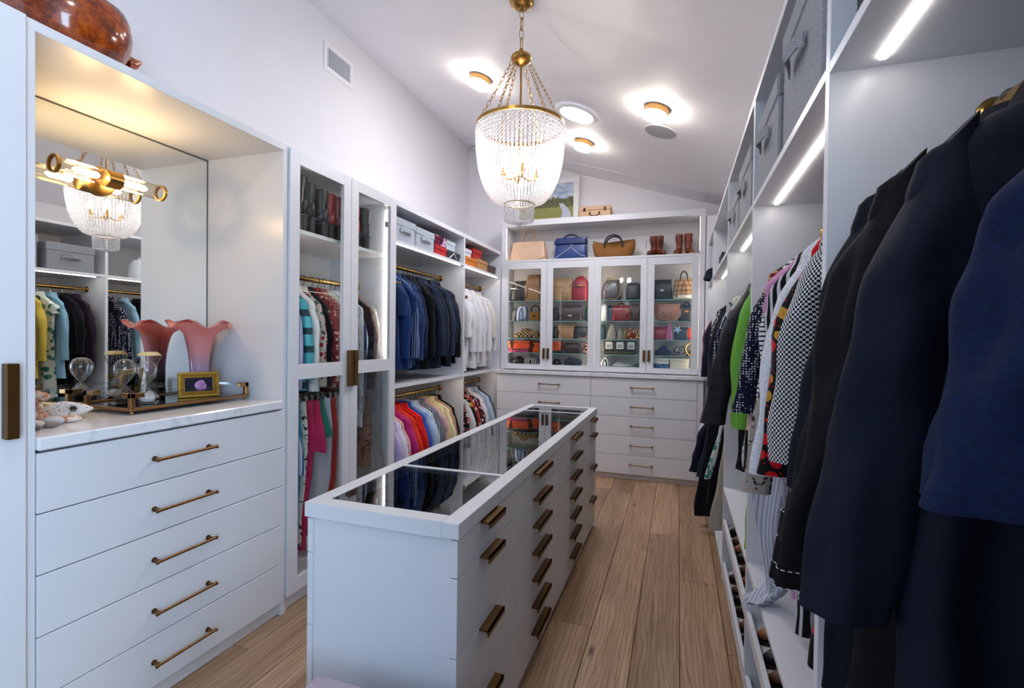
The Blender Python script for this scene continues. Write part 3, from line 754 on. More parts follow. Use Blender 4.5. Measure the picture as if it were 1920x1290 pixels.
# ------------------------------------------------------------------ hanging clothes
M_HGR = plain('velvet_hanger', '#111114', .8)
M_HGW = plain('wood_hanger', '#a9764c', .5)
def hanger_mesh(hw, drop=.155, clip=False):
    mb = MB()
    hook = [(.0, 0, -.075)] + [(0, 0, -.05), (0.004, 0, -.036)] + [(.0185 * math.cos(t), 0, -.002 + .0185 * math.sin(t)) for t in [-.9 + .5 * i for i in range(9)]]
    mb.tube(hook, .0021, 5)
    return mb
def hanger_arms(hw, drop, clip=False):
    mb = MB()
    if clip:
        mb.tube([(-hw, 0, -.09), (hw, 0, -.09)], .006, 6)
        for s in (-1, 1): mb.box(s * hw * .8 - .012, s * hw * .8 + .012, -.012, .012, -.125, -.085, .002)
    else:
        mb.tube([(-hw * .95, 0, -drop - .02), (-hw * .5, 0, -.128), (0, 0, -.075), (hw * .5, 0, -.128), (hw * .95, 0, -drop - .02)], [.007, .008, .009, .008, .007], 7)
        mb.tube([(-hw * .93, 0, -drop - .024), (hw * .93, 0, -drop - .026)], .004, 5)
    return mb
def smooth01(x): x = max(0, min(1, x)); return x * x * (3 - 2 * x)
def cloth_body(rows, L, seed, nr=26, nc=40, fold=1.0, p=.75, hem_amp=.012, ztop=.075, crease=.5):
    r = random.Random(seed); ph = [r.random() * 6.28 for _ in range(8)]; k1 = r.uniform(16, 24); k2 = r.uniform(34, 48); k3 = r.uniform(50, 75); sw = r.uniform(-.02, .02)
    rings = []
    for i in range(nr):
        t = i / (nr - 1); w = ztop + (L - ztop) * (t ** 1.25)
        hw, ht, cu = interp(rows, w)
        d = smooth01((w - .14) / max(L - .14, .05)) * fold
        ring = []
        for k in range(nc):
            th = 2 * PI * k / nc; cu_, su = math.cos(th), math.sin(th)
            u = hw * sgnpow(cu_, p); v = ht * sgnpow(su, .75)
            v *= 1 + .32 * d * math.sin(u * k3 + ph[0] + 2 * w)
            v += d * crease * (noise.noise((u * 9 + seed, w * 3.2, su * .6)) * .016 - .010 * abs(math.sin(u * 21 + 2.2 * noise.noise((seed * .7, w * 2.5, 0)) + ph[6])))
            v += d * (.013 * math.sin(u * k1 + ph[1] + 1.3 * w) + .006 * math.sin(u * k2 + ph[2] - 2 * w)) + sw * d
            u += cu + .007 * d * math.sin(w * 11 + ph[3] + (2 if cu_ > 0 else 0)) + .004 * d * math.sin(w * 27 + ph[4])
            z = -w - (hem_amp * d * math.sin(u * 14 + ph[5]) if t > .7 else 0)
            ring.append((u, v, z))
        rings.append(ring)
    return MB().loft(rings, True, True)
def sleeve_mesh(s, hw, L, seed, ru=.047, rv=.03, out=.03, start=.15, nr=16, nc=14, taper=.8, sway=0, swell=0):
    r = random.Random(seed); ph = [r.random() * 6.28 for _ in range(5)]; yb = r.uniform(-.012, .012)
    rings = []
    for i in range(nr):
        t = i / (nr - 1); w = start + L * t
        cu = s * (hw - .028 + (out + .022) * smooth01(t * 2.2) + swell * t); cv = yb * t + sway * t * t
        a = smooth01(t * 5) * .55 + .45
        fr_ = lerp(1, taper, t)
        bump = 1 + .09 * math.sin(t * 17 + ph[0]) * (t > .12)
        ring = []
        for k in range(nc):
            th = 2 * PI * k / nc
            q = 1 + .12 * math.sin(3 * th + ph[1] + 6 * t) * smooth01(t * 3)
            ring.append((cu + ru * a * fr_ * q * bump * math.cos(th), cv + rv * a * fr_ * q * math.sin(th), -w + .35 * s * ru * math.cos(th) * (1 - t) * -1))
        rings.append(ring)
    return MB().loft(rings, True, True)
def collar_mesh(hw=.062, ht=.034, z=-.072, flare=.012, h=.04):
    rings = []
    for dz, e in ((-.03, .004), (.012, .0), (.016, .004), (-.008, flare), (-.026, flare + .006)):
        rings.append([(x, y, zz) for x, y, zz in sell(hw + e, ht + e * .8, z + dz * h / .04, 20, .9)])
    return MB().loft(rings, False, False)
gid = [100]
def garment(name, label, cat, group, loc, m, kind='shirt', L=.75, hw=.205, sl=.55, rz=0, m2=None, thick=1.0, hanger=None, flare=1.0, fold=1.0, collar=True, cover=False, nr=26, nc=40, m_sleeve=None, out=.03, swell=0, sleeves=(1, -1), ru=.047):
    gid[0] += 1; seed = gid[0]; r = random.Random(seed)
    g = thing(name, label, cat, loc, rz, group)
    hm = hanger or M_HGR
    hk = obj('hanger', hanger_mesh(hw), M_STEEL, g, True, world=False)
    T = thick
    if kind in ('shirt', 'coat', 'dress'):
        drop = .15
        obj('hanger_arm', hanger_arms(hw * .92, drop, False), hm, hk, True, world=False)
        wst = .9 if kind == 'dress' else .96
        rows = [(.070, .058, .026 * T, 0), (.088, .070, .028 * T, 0), (.10, .095, .025 * T, 0), (.13, hw * .74, .022 * T, 0), (.165, hw, .020 * T, 0), (.20, hw * 1.04, .024 * T, 0), (.30, hw * .98, .029 * T, 0), (.45, hw * wst, .028 * T, 0), (L, hw * wst * flare * 1.06, .030 * T * (1 + .3 * (flare - 1)), 0)]
        obj('body', cloth_body(rows, L, seed, nr, nc, fold), m, g, True, world=False, ang=1.2)
        if sl > 0:
            for s in sleeves: obj('sleeve', sleeve_mesh(s, hw, sl, seed * 3 + s, ru=ru, rv=.030 * T, out=out, swell=swell), m_sleeve or m, g, True, world=False, ang=1.2)
        if collar: obj('collar', collar_mesh(.064, .03 * T), m2 or m, g, True, world=False, ang=1.2)
    else:
        obj('hanger_arm', hanger_arms(hw * .95, .1, True), hanger or M_STEEL, hk, True, world=False)
        z0 = .118
        if kind == 'skirt':
            rows = [(z0, hw * .8, .016 * T, 0), (z0 + .05, hw * .85, .018 * T, 0), (L, hw * 1.15 * flare, .030 * T, 0)]
            obj('body', cloth_body(rows, L, seed, 20, nc, fold, ztop=z0), m, g, True, world=False, ang=1.2)
            obj('waistband', MB().loft([sell(hw * .815, .018 * T, -z0 - .032, 20, .8), sell(hw * .81, .018 * T, -z0 + .002, 20, .8)]), m2 or m, g, True, world=False)
        else:   # trousers
            rows = [(z0, hw * .78, .018 * T, 0), (z0 + .2, hw * .86, .022 * T, 0), (L, hw * .55, .022 * T, .02)]
            obj('body', cloth_body(rows, L, seed, 20, nc, fold * .7, ztop=z0), m, g, True, world=False, ang=1.2)
            obj('waistband', MB().loft([sell(hw * .80, .020 * T, -z0 - .034, 20, .8), sell(hw * .79, .020 * T, -z0 + .002, 20, .8)]), m2 or m, g, True, world=False)
    if cover:
        rows = [(.06, .03, .012, 0), (.10, .12, .03, 0), (.16, hw + .03, .036, 0), (.3, hw + .06, .04, 0), (L + .12, hw + .075, .044, 0)]
        obj('plastic_cover', cloth_body(rows, L + .12, seed + 5000, 30, 36, 1.3, ztop=.06), M_FILM, g, True, world=False, ang=1.2)
    return g
def film():
    k = N('dry_cleaning_film'); tr = k.n('ShaderNodeBsdfTransparent'); gl = k.n('ShaderNodeBsdfGlossy'); gl.inputs['Roughness'].default_value = .12
    n_ = k.noise(k.coord('Object', (1, 1, .45)), 26, 4, .6, 1.5); bp = k.n('ShaderNodeBump'); bp.inputs['Strength'].default_value = 1; bp.inputs['Distance'].default_value = .03; k.l(n_.outputs[0], bp.inputs['Height']); k.l(bp.outputs[0], gl.inputs['Normal'])
    lw = k.n('ShaderNodeLayerWeight'); k.l(bp.outputs[0], lw.inputs['Normal']); mx = k.n('ShaderNodeMixShader')
    k.l(k.math('MULTIPLY_ADD', lw.outputs['Facing'], .45, .14), mx.inputs[0]); k.l(tr.outputs[0], mx.inputs[1]); k.l(gl.outputs[0], mx.inputs[2]); k.l(mx.outputs[0], k.out.inputs[0]); return k.m
M_FILM = film()
def hang_row(items, x, y0, y1, z, ref, railname, group, tilt=.1, defaults=None):
    """items: (name, category, description, material, keyword args); placed along the rail from y0 to y1, counted from y0"""
    n = len(items); rr = random.Random(n * 13 + int(z * 100))
    for i, (nm, cat, desc, m, kw) in enumerate(items):
        y = y0 + (y1 - y0) * (i + .5) / n + rr.uniform(-.006, .006)
        lab = '%s, %s from %s' % (desc, ORD[i], ref)
        for kk_, vv_ in (defaults or {}).items(): kw.setdefault(kk_, vv_)
        garment(nm, lab, cat, group, (x + rr.uniform(-.012, .012), y, z + .002), m, rz=rr.uniform(-tilt, tilt) + kw.pop('rz', 0), **kw)
P = lambda c, **k: fabric('plain', c, **k)
D = dict

# glass wardrobe, long rail
hang_row([
    ('dress', 'dress', 'green leaf print dress', fabric('leaf', '#14211c', '#2f5a2c', '#4f7d3a', '#1d3a2a', '#b993a6'), D(kind='dress', L=1.5, sl=.12, flare=1.15)),
    ('dress', 'dress', 'lilac and blue striped dress', fabric('stripe', '#b7b3d6', '#3d4a86', scale=.9), D(kind='dress', L=1.05, sl=.5)),
    ('shirt', 'shirt', 'teal banded blouse', fabric('hstripe', '#4aa5b5', '#1c3d46', scale=.35), D(L=.66, sl=.45)),
    ('shirt', 'shirt', 'white cotton blouse', P('#dedee2'), D(L=.6, sl=.52)),
    ('shirt', 'shirt', 'red and teal ditsy floral blouse', fabric('floral', '#c9b9b0', '#a83232', '#3e6f71', '#d9c8ba', '#8c2b36', scale=1.5), D(L=.62, sl=.5)),
    ('shirt', 'shirt', 'black blouse', P('#15151a'), D(L=.6, sl=.5)),
    ('shirt', 'shirt', 'red and cream geometric print blouse', fabric('floral', '#8e2f35', '#e0b9a0', '#a83a3a', '#5d1d28', scale=2.0), D(L=.6, sl=.52)),
    ('shirt', 'shirt', 'coral lattice print blouse', fabric('plaid', '#c98d78', '#7b2731', scale=2.2), D(L=.6, sl=.52)),
    ('shirt', 'shirt', 'cream ruched blouse', fabric('hstripe', '#d4d0c8', '#b6b1a8', scale=2.2), D(L=.62, sl=.54, collar=False)),
    ('shirt', 'shirt', 'pale blouse under clear plastic cover', P('#c6c8cc'), D(L=.7, sl=.5, cover=True)),
    ('dress', 'dress', 'black and pink floral dress', fabric('floral', '#121016', '#9c3050', '#3a1822', '#16131b', scale=.7), D(kind='dress', L=1.1, sl=.0)),
    ('jacket', 'jacket', 'white jacket with navy edge stripes', fabric('stripe', '#dcdce4', '#dcdce4', '#27365c', scale=1.0), D(L=.95, sl=.6)),
    ('jacket', 'jacket', 'plain black jacket', P('#15151b'), D(L=.7, sl=.56)),
    ('dress', 'dress', 'brown lace dress under clear plastic cover', fabric('animal', '#8b5f4c', '#5a3528', '#9b7260'), D(kind='dress', L=1.25, sl=.5, cover=True)),
], -2.175, 2.125, 2.93, 1.765, 'vanity on wardrobe dress rail', '', 'clothes in the glass wardrobe', .06, D(hw=.18, out=.008, ru=.042))
# low rail: skirts and trousers
hang_row([
    ('skirt', 'skirt', 'blue and white striped skirt', fabric('stripe', '#c3cbe4', '#3b4d83'), D(kind='skirt', L=.5, hw=.22)),
    ('trousers', 'trousers', 'teal blue trousers', P('#3f86a8'), D(kind='trousers', L=.98, hw=.23)),
    ('trousers', 'trousers', 'cream trousers with black scribble print', fabric('animal', '#d8d3c8', '#38332f', '#e2ddd2', scale=.6), D(kind='trousers', L=.95, hw=.22)),
    ('trousers', 'trousers', 'hot pink trousers', P('#c01f55'), D(kind='trousers', L=1.0, hw=.23)),
    ('skirt', 'skirt', 'hot pink pleated skirt', P('#c4205a'), D(kind='skirt', L=.42, hw=.22)),
    ('skirt', 'skirt', 'emerald green skirt', P('#1e7a66'), D(kind='skirt', L=.34, hw=.22)),
    ('trousers', 'trousers', 'white trousers', P('#d9d9e0'), D(kind='trousers', L=.82, hw=.23)),
    ('trousers', 'trousers', 'bright red trousers', P('#c22a26'), D(kind='trousers', L=1.0, hw=.23)),
    ('trousers', 'trousers', 'ivory trousers', P('#cfcabd'), D(kind='trousers', L=.98, hw=.23)),
], -2.165, 2.13, 2.58, 1.165, 'vanity on low wardrobe rail', '', 'skirts and trousers in the glass wardrobe', .08)

# open unit, navy above
nv = [('navy speckled jacket', fabric('tweed', '#1c2f58', '#2c4270'), D(sl=.25, L=.72)), ('bright navy shirt', P('#1f3a72'), D()), ('short-sleeved navy top', P('#1c3667'), D(sl=.22)),
      ('navy and white striped shirt', fabric('stripe', '#1b3260', '#8fa3c8', scale=1.6), D(L=.78)), ('dark navy striped shirt', fabric('stripe', '#182a50', '#3d5688', scale=2), D(L=.78, sl=.58)),
      ('ink navy blouse', P('#13223f'), D()), ('short-sleeved black top', P('#0f1218'), D(sl=.25)), ('black cotton shirt', P('#101319'), D()), ('midnight navy shirt', P('#121c30'), D()),
      ('black and navy striped shirt', fabric('stripe', '#10151f', '#2b3f66', scale=2), D()), ('dark blue-grey shirt', P('#1d2a3d'), D()), ('black blouse', P('#0d1016'), D()),
      ('dark denim shirt', fabric('tweed', '#1c2a42', '#2a3c5a'), D()), ('slate navy shirt', P('#1a2437'), D(sl=.45)), ('black jacket', P('#0e1015'), D(sl=.58, hw=.22))]
hang_row([('shirt' if 'jacket' not in d else 'jacket', 'shirt' if 'jacket' not in d else 'jacket', d, m, dict(D(L=.80, sl=.56, hw=.215), **k)) for d, m, k in nv], RX, 3.03, 4.06, 1.965, 'wardrobe on upper navy rail', '', 'navy and black tops on the upper rail', .1)
# bright below
br = [('pale lilac shirt', P('#c3b6e2'), D()), ('white and lilac shirt', P('#dcd8ec'), D()), ('pink dotted blouse', fabric('dots', '#e0b2b2', '#7d3340', scale=1.6), D()), ('magenta shirt', P('#b02374'), D()),
      ('raspberry pink shirt', P('#b8365e'), D()), ('orange red shirt', P('#e03a1c'), D()), ('scarlet ruffled blouse', fabric('floral', '#c21812', '#e02a20', '#a8100e', scale=1.2), D()), ('bright red shirt', P('#d8150f'), D()),
      ('cobalt blue shirt', P('#2a4fb4'), D()), ('pale blue satin shirt', P('#a4c0e6', rough=.45), D()), ('white and blue striped shirt', fabric('stripe', '#d9dfea', '#7d92b8', scale=2), D()), ('charcoal striped shirt', fabric('stripe', '#3a4250', '#a5adb8', scale=1.6), D()),
      ('slate grey shirt', P('#6f7686'), D()), ('dusty pink short-sleeved blouse', P('#caa9ac'), D(sl=.26)), ('pale yellow shirt', P('#dcc98e'), D(hw=.22)), ('cream shirt', P('#e3dab5'), D(hw=.225)), ('tan striped shirt', fabric('stripe', '#caa888', '#8b5a3e', scale=1.4), D()), ('black shirt', P('#17171b'), D())]
hang_row([('shirt', 'shirt', d, m, dict(D(L=.74, sl=.52, hw=.212), **k)) for d, m, k in br], RX, 3.02, 4.06, .942, 'wardrobe on lower bright rail', '', 'bright tops on the lower rail', .1)
# corner unit: white above, florals below
wh = [('crisp white shirt', '#e6e6ea'), ('soft white blouse', '#dedee4'), ('off-white ruffled blouse', '#d8d7da'), ('white linen shirt', '#e2e2e8'), ('white shirt with rolled cuffs', '#dcdce2'), ('bright white shirt', '#eaeaee'), ('white pleated blouse', '#dedee2'), ('white cotton tunic', '#e4e4e8'), ('ivory shirt', '#dcd8d2'), ('pale grey-white shirt', '#d2d3da')]
hang_row([('shirt', 'shirt', d, P(c), D(L=.80 if i % 3 else .86, sl=.54 if i % 4 else .4, hw=.21)) for i, (d, c) in enumerate(wh)], RX, 4.24, 5.03, 1.965, 'navy shirts on white rail', '', 'white shirts on the corner rail', .1)
fl = [('black and white floral blouse', fabric('floral', '#17161b', '#c9c9ce', '#2a2a30', '#b84a4a', scale=1.6)), ('white blouse', P('#dcdce2')), ('black blouse with yellow print', fabric('floral', '#14140f', '#c9a13a', '#14140f', '#2a2512', scale=1.2)), ('red floral blouse', fabric('floral', '#a8332f', '#c75a50', '#8c2424', '#d8b2a8', scale=1.3)),
      ('black white and red print blouse', fabric('floral', '#1b1a20', '#cfcfd6', '#8e2a34', scale=2)), ('white satin blouse', P('#dedee6', rough=.5)), ('pale lilac blouse', P('#bdb4cc')), ('light blue blouse', P('#a9c0d6')), ('charcoal blouse', P('#4a4a52'))]
hang_row([('shirt', 'shirt', d, m, D(L=.72, sl=.5, hw=.205)) for d, m in fl], RX, 4.24, 5.0, .942, 'bright tops on corner rail', '', 'patterned tops in the corner unit', .1)

# ---- right wall, second bay
rb = [('top', 'top', 'black and white houndstooth tunic', fabric('check', '#0e0e10', '#d5d5d8', scale=1.5), D(L=.98, sl=.52, hw=.215, flare=1.1, swell=.035)),
      ('blouse', 'blouse', 'black blouse with swirling brown and white print', fabric('swirl', '#0d0b0b', '#d8d2c6', '#7a4a24'), D(L=.9, sl=.5, swell=.03)),
      ('dress', 'dress', 'black dress with red and yellow flowers', fabric('floral', '#0b0b0d', '#0b0b0d', '#c4141c', '#0b0b0d', '#b88a2e', '#0b0b0d', '#c4141c', scale=1.35), D(kind='dress', L=1.18, sl=.58, swell=.05)),
      ('jacket', 'jacket', 'white bouclé jacket with frayed denim trim', fabric('tweed', '#c9ccd6', '#dfe1e8'), D(L=.8, sl=.60, m2=fabric('tweed', '#5d7896', '#8aa3bd'), swell=.055)),
      ('tunic', 'top', 'grey animal print tunic', fabric('animal', '#b3b1b6', '#26262b', '#8d7d68', scale=.8), D(L=1.0, sl=.68, swell=.08, flare=1.15)),
      ('dress', 'dress', 'black and white zebra stripe dress', fabric('stripe', '#131316', '#c9c9ce', scale=1.4), D(kind='dress', L=1.22, sl=.3)),
      ('dress', 'dress', 'orchid pink long dress', P('#c48ab4'), D(kind='dress', L=1.15, sl=.2)),
      ('shirt', 'shirt', 'white shirt with navy ticking stripes', fabric('hstripe', '#dcdce0', '#23283c', scale=2.4), D(L=.8, sl=.5, m2=fabric('hstripe', '#dcdce0', '#23283c', scale=2.4))),
      ('top', 'top', 'blue navy blouse with dotted cuffs', fabric('dots', '#12142a', '#c9c9cf', scale=1.9), D(L=.8, sl=.5, swell=.07)),
      ('blouse', 'blouse', 'dusty pink textured blouse', P('#c9aaa4'), D(L=.95, sl=.56, swell=.03)),
      ('cardigan', 'cardigan', 'red and gold knitted cardigan', fabric('hstripe', '#7c2428', '#b98b5a', '#2a1c1c', scale=1.6), D(L=.62, sl=.5))]
hang_row(rb, QX, 1.16, 1.98, RRZ, 'dark coats in second bay', '', 'patterned tops in the second bay', .1)
# third bay
rc3 = [('coat', 'coat', 'lime green raincoat', P('#6fb043', rough=.5), D(kind='coat', L=1.26, sl=.62, hw=.238, swell=.0, thick=1.1, ru=.05)),
       ('jacket', 'jacket', 'black quilted jacket', fabric('plaid', '#16171c', '#24252c', scale=.8, rough=.5), D(kind='coat', L=.95, sl=.62, hw=.25, thick=1.5, swell=.10, ru=.06)),
       ('shirt', 'shirt', 'black and white fine striped shirt', fabric('hstripe', '#1a1b1e', '#b9bbbd', scale=2.2), D(L=.85, sl=.55)),
       ('cardigan', 'cardigan', 'cream cardigan', P('#d7cfba'), D(L=.82, sl=.55)), ('blazer', 'blazer', 'navy blazer', P('#141c33'), D(L=.85, sl=.58)),
       ('shirt', 'shirt', 'yellow shirt', P('#d2b54a'), D(L=.8, sl=.5)), ('dress', 'dress', 'white dress with teal leaf print', fabric('floral', '#d6dcd4', '#2f6f6a', '#d6dcd4', '#4f8f7f', scale=.8), D(kind='dress', L=1.05, sl=.1)),
       ('shirt', 'shirt', 'sky blue satin shirt', P('#86b3cc', rough=.45), D(L=.8, sl=.5)), ('dress', 'dress', 'black dress', P('#121218'), D(kind='dress', L=1.1, sl=.45)), ('jacket', 'jacket', 'dark plum jacket', P('#2a2030'), D(L=.8, sl=.56))]
hang_row(rc3, QX, 2.16, 3.04, RRZ, 'patterned tops in third bay', '', 'clothes in the third bay', .1)
# fourth bay
rd = [('shirt', 'shirt', 'navy shirt with white cross print', fabric('dots', '#11152a', '#c5c8d4', scale=1.0), D(L=.74, sl=.56, swell=.05)), ('top', 'top', 'ice blue blouse', P('#8fb6cf', rough=.5), D(L=.7, sl=.5)), ('sweater', 'sweater', 'black ruffled sweater', P('#0f0f14'), D(L=.7, sl=.55, swell=.03)),
      ('jacket', 'jacket', 'dark navy jacket', P('#0f1526'), D(L=.75, sl=.58, swell=.05)), ('jacket', 'jacket', 'black wool jacket', P('#101014'), D(L=.78, sl=.58)), ('jacket', 'jacket', 'black jacket with bare hanger beside it', P('#121217'), D(L=.75, sl=.56)),
      ('shirt', 'shirt', 'black and white patterned shirt', fabric('animal', '#15151a', '#c9c9cf', '#22222a'), D(L=.75, sl=.5)), ('blazer', 'blazer', 'black blazer', P('#0e0e13'), D(L=.78, sl=.58))]
hang_row(rd, QX, 3.2, 4.36, RRZ, 'third bay on fourth bay rail', '', 'clothes in the fourth bay', .1)
re_ = [('jacket', 'jacket', 'navy jacket with white trim', fabric('stripe', '#12172c', '#12172c', '#b9bcc8', scale=.5), D(L=.72, sl=.57, swell=.05)), ('shirt', 'shirt', 'ivory shirt', P('#d8d3c6'), D(L=.72, sl=.55, swell=.03)), ('shirt', 'shirt', 'burgundy shirt', P('#6d1626'), D(L=.72, sl=.56, swell=.04)), ('jacket', 'jacket', 'black jacket with pale lining', P('#15151a'), D(L=.74, sl=.56, swell=.03)), ('blazer', 'blazer', 'midnight blue blazer', P('#131a33'), D(L=.74, sl=.56, swell=.03))]
hang_row(re_, QX, 4.5, 5.05, RRZ, 'fourth bay on last upper rail', '', 'clothes in the last bay', .1)
# lower rails
rl = [('skirt', 'skirt', 'beige cotton skirt', P('#b5aea2'), D(kind='skirt', L=.74, hw=.265)), ('skirt', 'skirt', 'black skirt', P('#101015'), D(kind='skirt', L=.62, hw=.27)), ('skirt', 'skirt', 'white skirt with teal painted leaves', fabric('floral', '#cfd8d4', '#2f7f7a', '#5aa39a', '#cfd8d4', scale=.9), D(kind='skirt', L=.5, hw=.27)), ('trousers', 'trousers', 'white trousers', P('#d5d3d6'), D(kind='trousers', L=.6, hw=.25)),
      ('skirt', 'skirt', 'long black ruffled skirt', P('#0d0e14'), D(kind='skirt', L=.86, hw=.31)), ('skirt', 'skirt', 'long dark navy skirt', P('#10162a'), D(kind='skirt', L=.9, hw=.30)), ('skirt', 'skirt', 'dark denim skirt', P('#1a2438'), D(kind='skirt', L=.66, hw=.29)), ('shirt', 'shirt', 'midnight tiered dress top', P('#12172a'), D(L=.75, sl=.5, hw=.22, swell=.1))]
hang_row(rl, QX - .02, 3.2, 4.36, .99, 'shoe shelves on low rail', '', 'skirts on the lower rail', .08)
rm = [('shirt', 'shirt', 'navy shirt', P('#131a33'), D(L=.62, sl=.52, swell=.11)), ('shirt', 'shirt', 'white and blue shirt', P('#cfd4e2'), D(L=.62, sl=.54, swell=.11)), ('shirt', 'shirt', 'dark plum shirt', P('#3a1424'), D(L=.62, sl=.54, swell=.1)), ('shirt', 'shirt', 'orange shirt', P('#c9662c'), D(L=.58, sl=.2))]
hang_row(rm, QX - .01, 4.5, 5.05, .99, 'dark skirts on last low rail', '', 'tops on the last lower rail', .08)
# ------------------------------------------------------------------ dark coats nearest the camera
def stitch(path, step=.012, ln=.007, r=.0011):
    """dashed thread along a list of points"""
    mb = MB(); pts = [Vector(p) for p in path]; acc = [0]
    for p, q in zip(pts, pts[1:]): acc.append(acc[-1] + (q - p).length)
    def at_(s):
        s = min(s, acc[-1])
        for i in range(len(acc) - 1):
            if s <= acc[i + 1]: return pts[i].lerp(pts[i + 1], (s - acc[i]) / max(acc[i + 1] - acc[i], 1e-9))
        return pts[-1]
    s = 0
    while s + ln < acc[-1]:
        a, b_ = at_(s), at_(s + ln); mb.tube([a, b_], r, 4); s += step
    return mb
M_STITCH = plain('white_thread', '#c9cdd6', .7)
def fine_sleeve(s, hw, L, seed, ru, rv, out, start=.155, nr=44, nc=36, swell=.05, taper=.86, sway=0, z_of=None, folds=1.0):
    r = random.Random(seed); ph = [r.random() * 6.28 for _ in range(6)]; rings = []
    for i in range(nr):
        t = i / (nr - 1); w = start + L * t
        cu = s * (hw - .030 + (out + .03 + swell) * t ** 1.05); cv = sway * t * t
        a = smooth01(t * 4) * .55 + .45; fr_ = lerp(1, taper, t); ring = []
        for k in range(nc):
            th = 2 * PI * k / nc
            q = 1 + folds * (.07 * math.sin(3 * th + ph[1] + 5 * t) + .05 * math.sin(5 * th + ph[2] - 9 * t) + .035 * math.sin(2 * th + 23 * t + ph[3])) * smooth01(t * 3)
            q += folds * smooth01(t * 4) * (.13 * noise.noise((math.cos(th) * 1.1 + seed, math.sin(th) * 1.1, t * 1.8)) - .10 * abs(math.sin(th * 2 + 1.6 * t + 1.2 * noise.noise((seed, t * 2.5, 0)))) - .05 * abs(math.sin(9 * t + th + ph[4])) * smooth01((t - .25) * 3))
            ring.append((cu + ru * a * fr_ * q * math.cos(th), cv + rv * a * fr_ * q * math.sin(th), -w - .5 * s * ru * math.cos(th) * (1 - smooth01(t * 1.6))))
        rings.append(ring)
    return rings
def big_coat(label, y, m, L, sl, hw=.23, thick=1.5, swell=.06, cuff=False, collar_m=None, rz=0, lapel=True, x=QX, sway=0, ru=.062, stitched=False, seed=900, folds=1.0, name='coat'):
    g = thing(name, label, 'coat', (x, y, RRZ + .002), rz, 'dark coats nearest the camera'); T = thick
    hk = obj('hanger', hanger_mesh(hw), M_STEEL, g, True, world=False)
    obj('hanger_arm', hanger_arms(hw * .92, .15), M_HGR, hk, True, world=False)
    rows = [(.060, .062, .026 * T, 0), (.085, .075, .028 * T, 0), (.10, .10, .026 * T, 0), (.135, hw * .74, .024 * T, 0), (.175, hw, .022 * T, 0), (.22, hw * 1.05, .026 * T, 0), (.34, hw * 1.0, .030 * T, 0), (.55, hw * 1.0, .029 * T, 0), (L, hw * 1.17, .031 * T, -.01)]
    bd = obj('body', cloth_body(rows, L, seed, 64, 130, folds, .7, .006, crease=1.3), m, g, True, world=False, ang=1.4)
    for s in (1, -1):
        rg = fine_sleeve(s, hw, sl, seed + s, ru, .034 * T, .03, swell=swell, sway=sway, folds=folds)
        so = obj('sleeve', MB().loft(rg), m, g, True, world=False, ang=1.4)
        if cuff:
            n = len(rg); c = MB(); outr = []
            for j in range(n - 9, n):
                cx = sum(p[0] for p in rg[j]) / len(rg[j]); cv = sum(p[1] for p in rg[j]) / len(rg[j])
                outr.append([(cx + (p[0] - cx) * 1.10, cv + (p[1] - cv) * 1.12, p[2]) for p in rg[j]])
            co = obj('cuff', MB().loft(outr, True, True), m, so, True, world=False, ang=1.4)
            for q in (0, 3, 6, 8):
                ringp = [((p[0] - sum(a[0] for a in outr[q]) / len(outr[q])) * .02 + p[0], p[1] * 1.02, p[2]) for p in outr[q]] ; ringp.append(ringp[0])
                obj('stitching', stitch(ringp), M_STITCH, co, world=False)
        if stitched:
            for k in (19, 24):
                obj('stitching', stitch([(rg[i][k][0] * 1.003 if s > 0 else rg[i][k][0] - .002, rg[i][k][1] - .003, rg[i][k][2]) for i in range(12, len(rg) - 8)]), M_STITCH, so, world=False)
    obj('collar', collar_mesh(.07, .034 * T, -.066, .02, .055), collar_m or m, g, True, world=False, ang=1.2)
    if lapel:
        lp = MB(); yy = -.026 * T
        for s in (1, -1):
            P0 = [(s * .03, -.07), (s * .085, -.10), (s * .13, -.21), (s * .085, -.23), (s * .05, -.34), (s * .02, -.42), (s * .012, -.2)]
            lp.prism(P0, yy - .014, yy - .004, 'y')
        obj('lapel', lp, m, g, world=False)
    return g
def navy(c, k='plain', *more): return fabric(k, c, *more, sheen=0.0, rough=.75)
NAVY1 = navy('#06070b'); NAVY2 = navy('#0a0f1d'); NAVY3 = navy('#05070d'); NAVY4 = navy('#0a1122'); NAVY5 = fabric('tweed', '#071531', '#0a1b3c', sheen=.0)
big_coat('black wool coat with white contrast stitching and wide cuffs, against the partition', 1.03, NAVY1, .86, .70, hw=.215, cuff=True, stitched=True, swell=.045, seed=911, lapel=False, thick=1.1)
big_coat('long navy coat with flared hem reaching lowest beside the shoe shelf', .955, NAVY2, .99, .50, hw=.235, swell=.02, seed=921, thick=1.2, folds=1.1)
big_coat('black navy coat with soft lapel, third from the white partition', .86, NAVY3, 1.08, .56, hw=.24, swell=.045, seed=931, thick=1.3, folds=1.2)
big_coat('dark navy coat with folded lapel, fourth from the white partition', .745, NAVY4, 1.1, .60, hw=.235, swell=.04, seed=941, thick=1.5, ru=.066)
big_coat('blue navy brushed coat with short wide sleeve at the right edge', .585, NAVY5, 1.15, .40, hw=.178, swell=.04, seed=951, thick=1.7, ru=.064, sway=-.02)

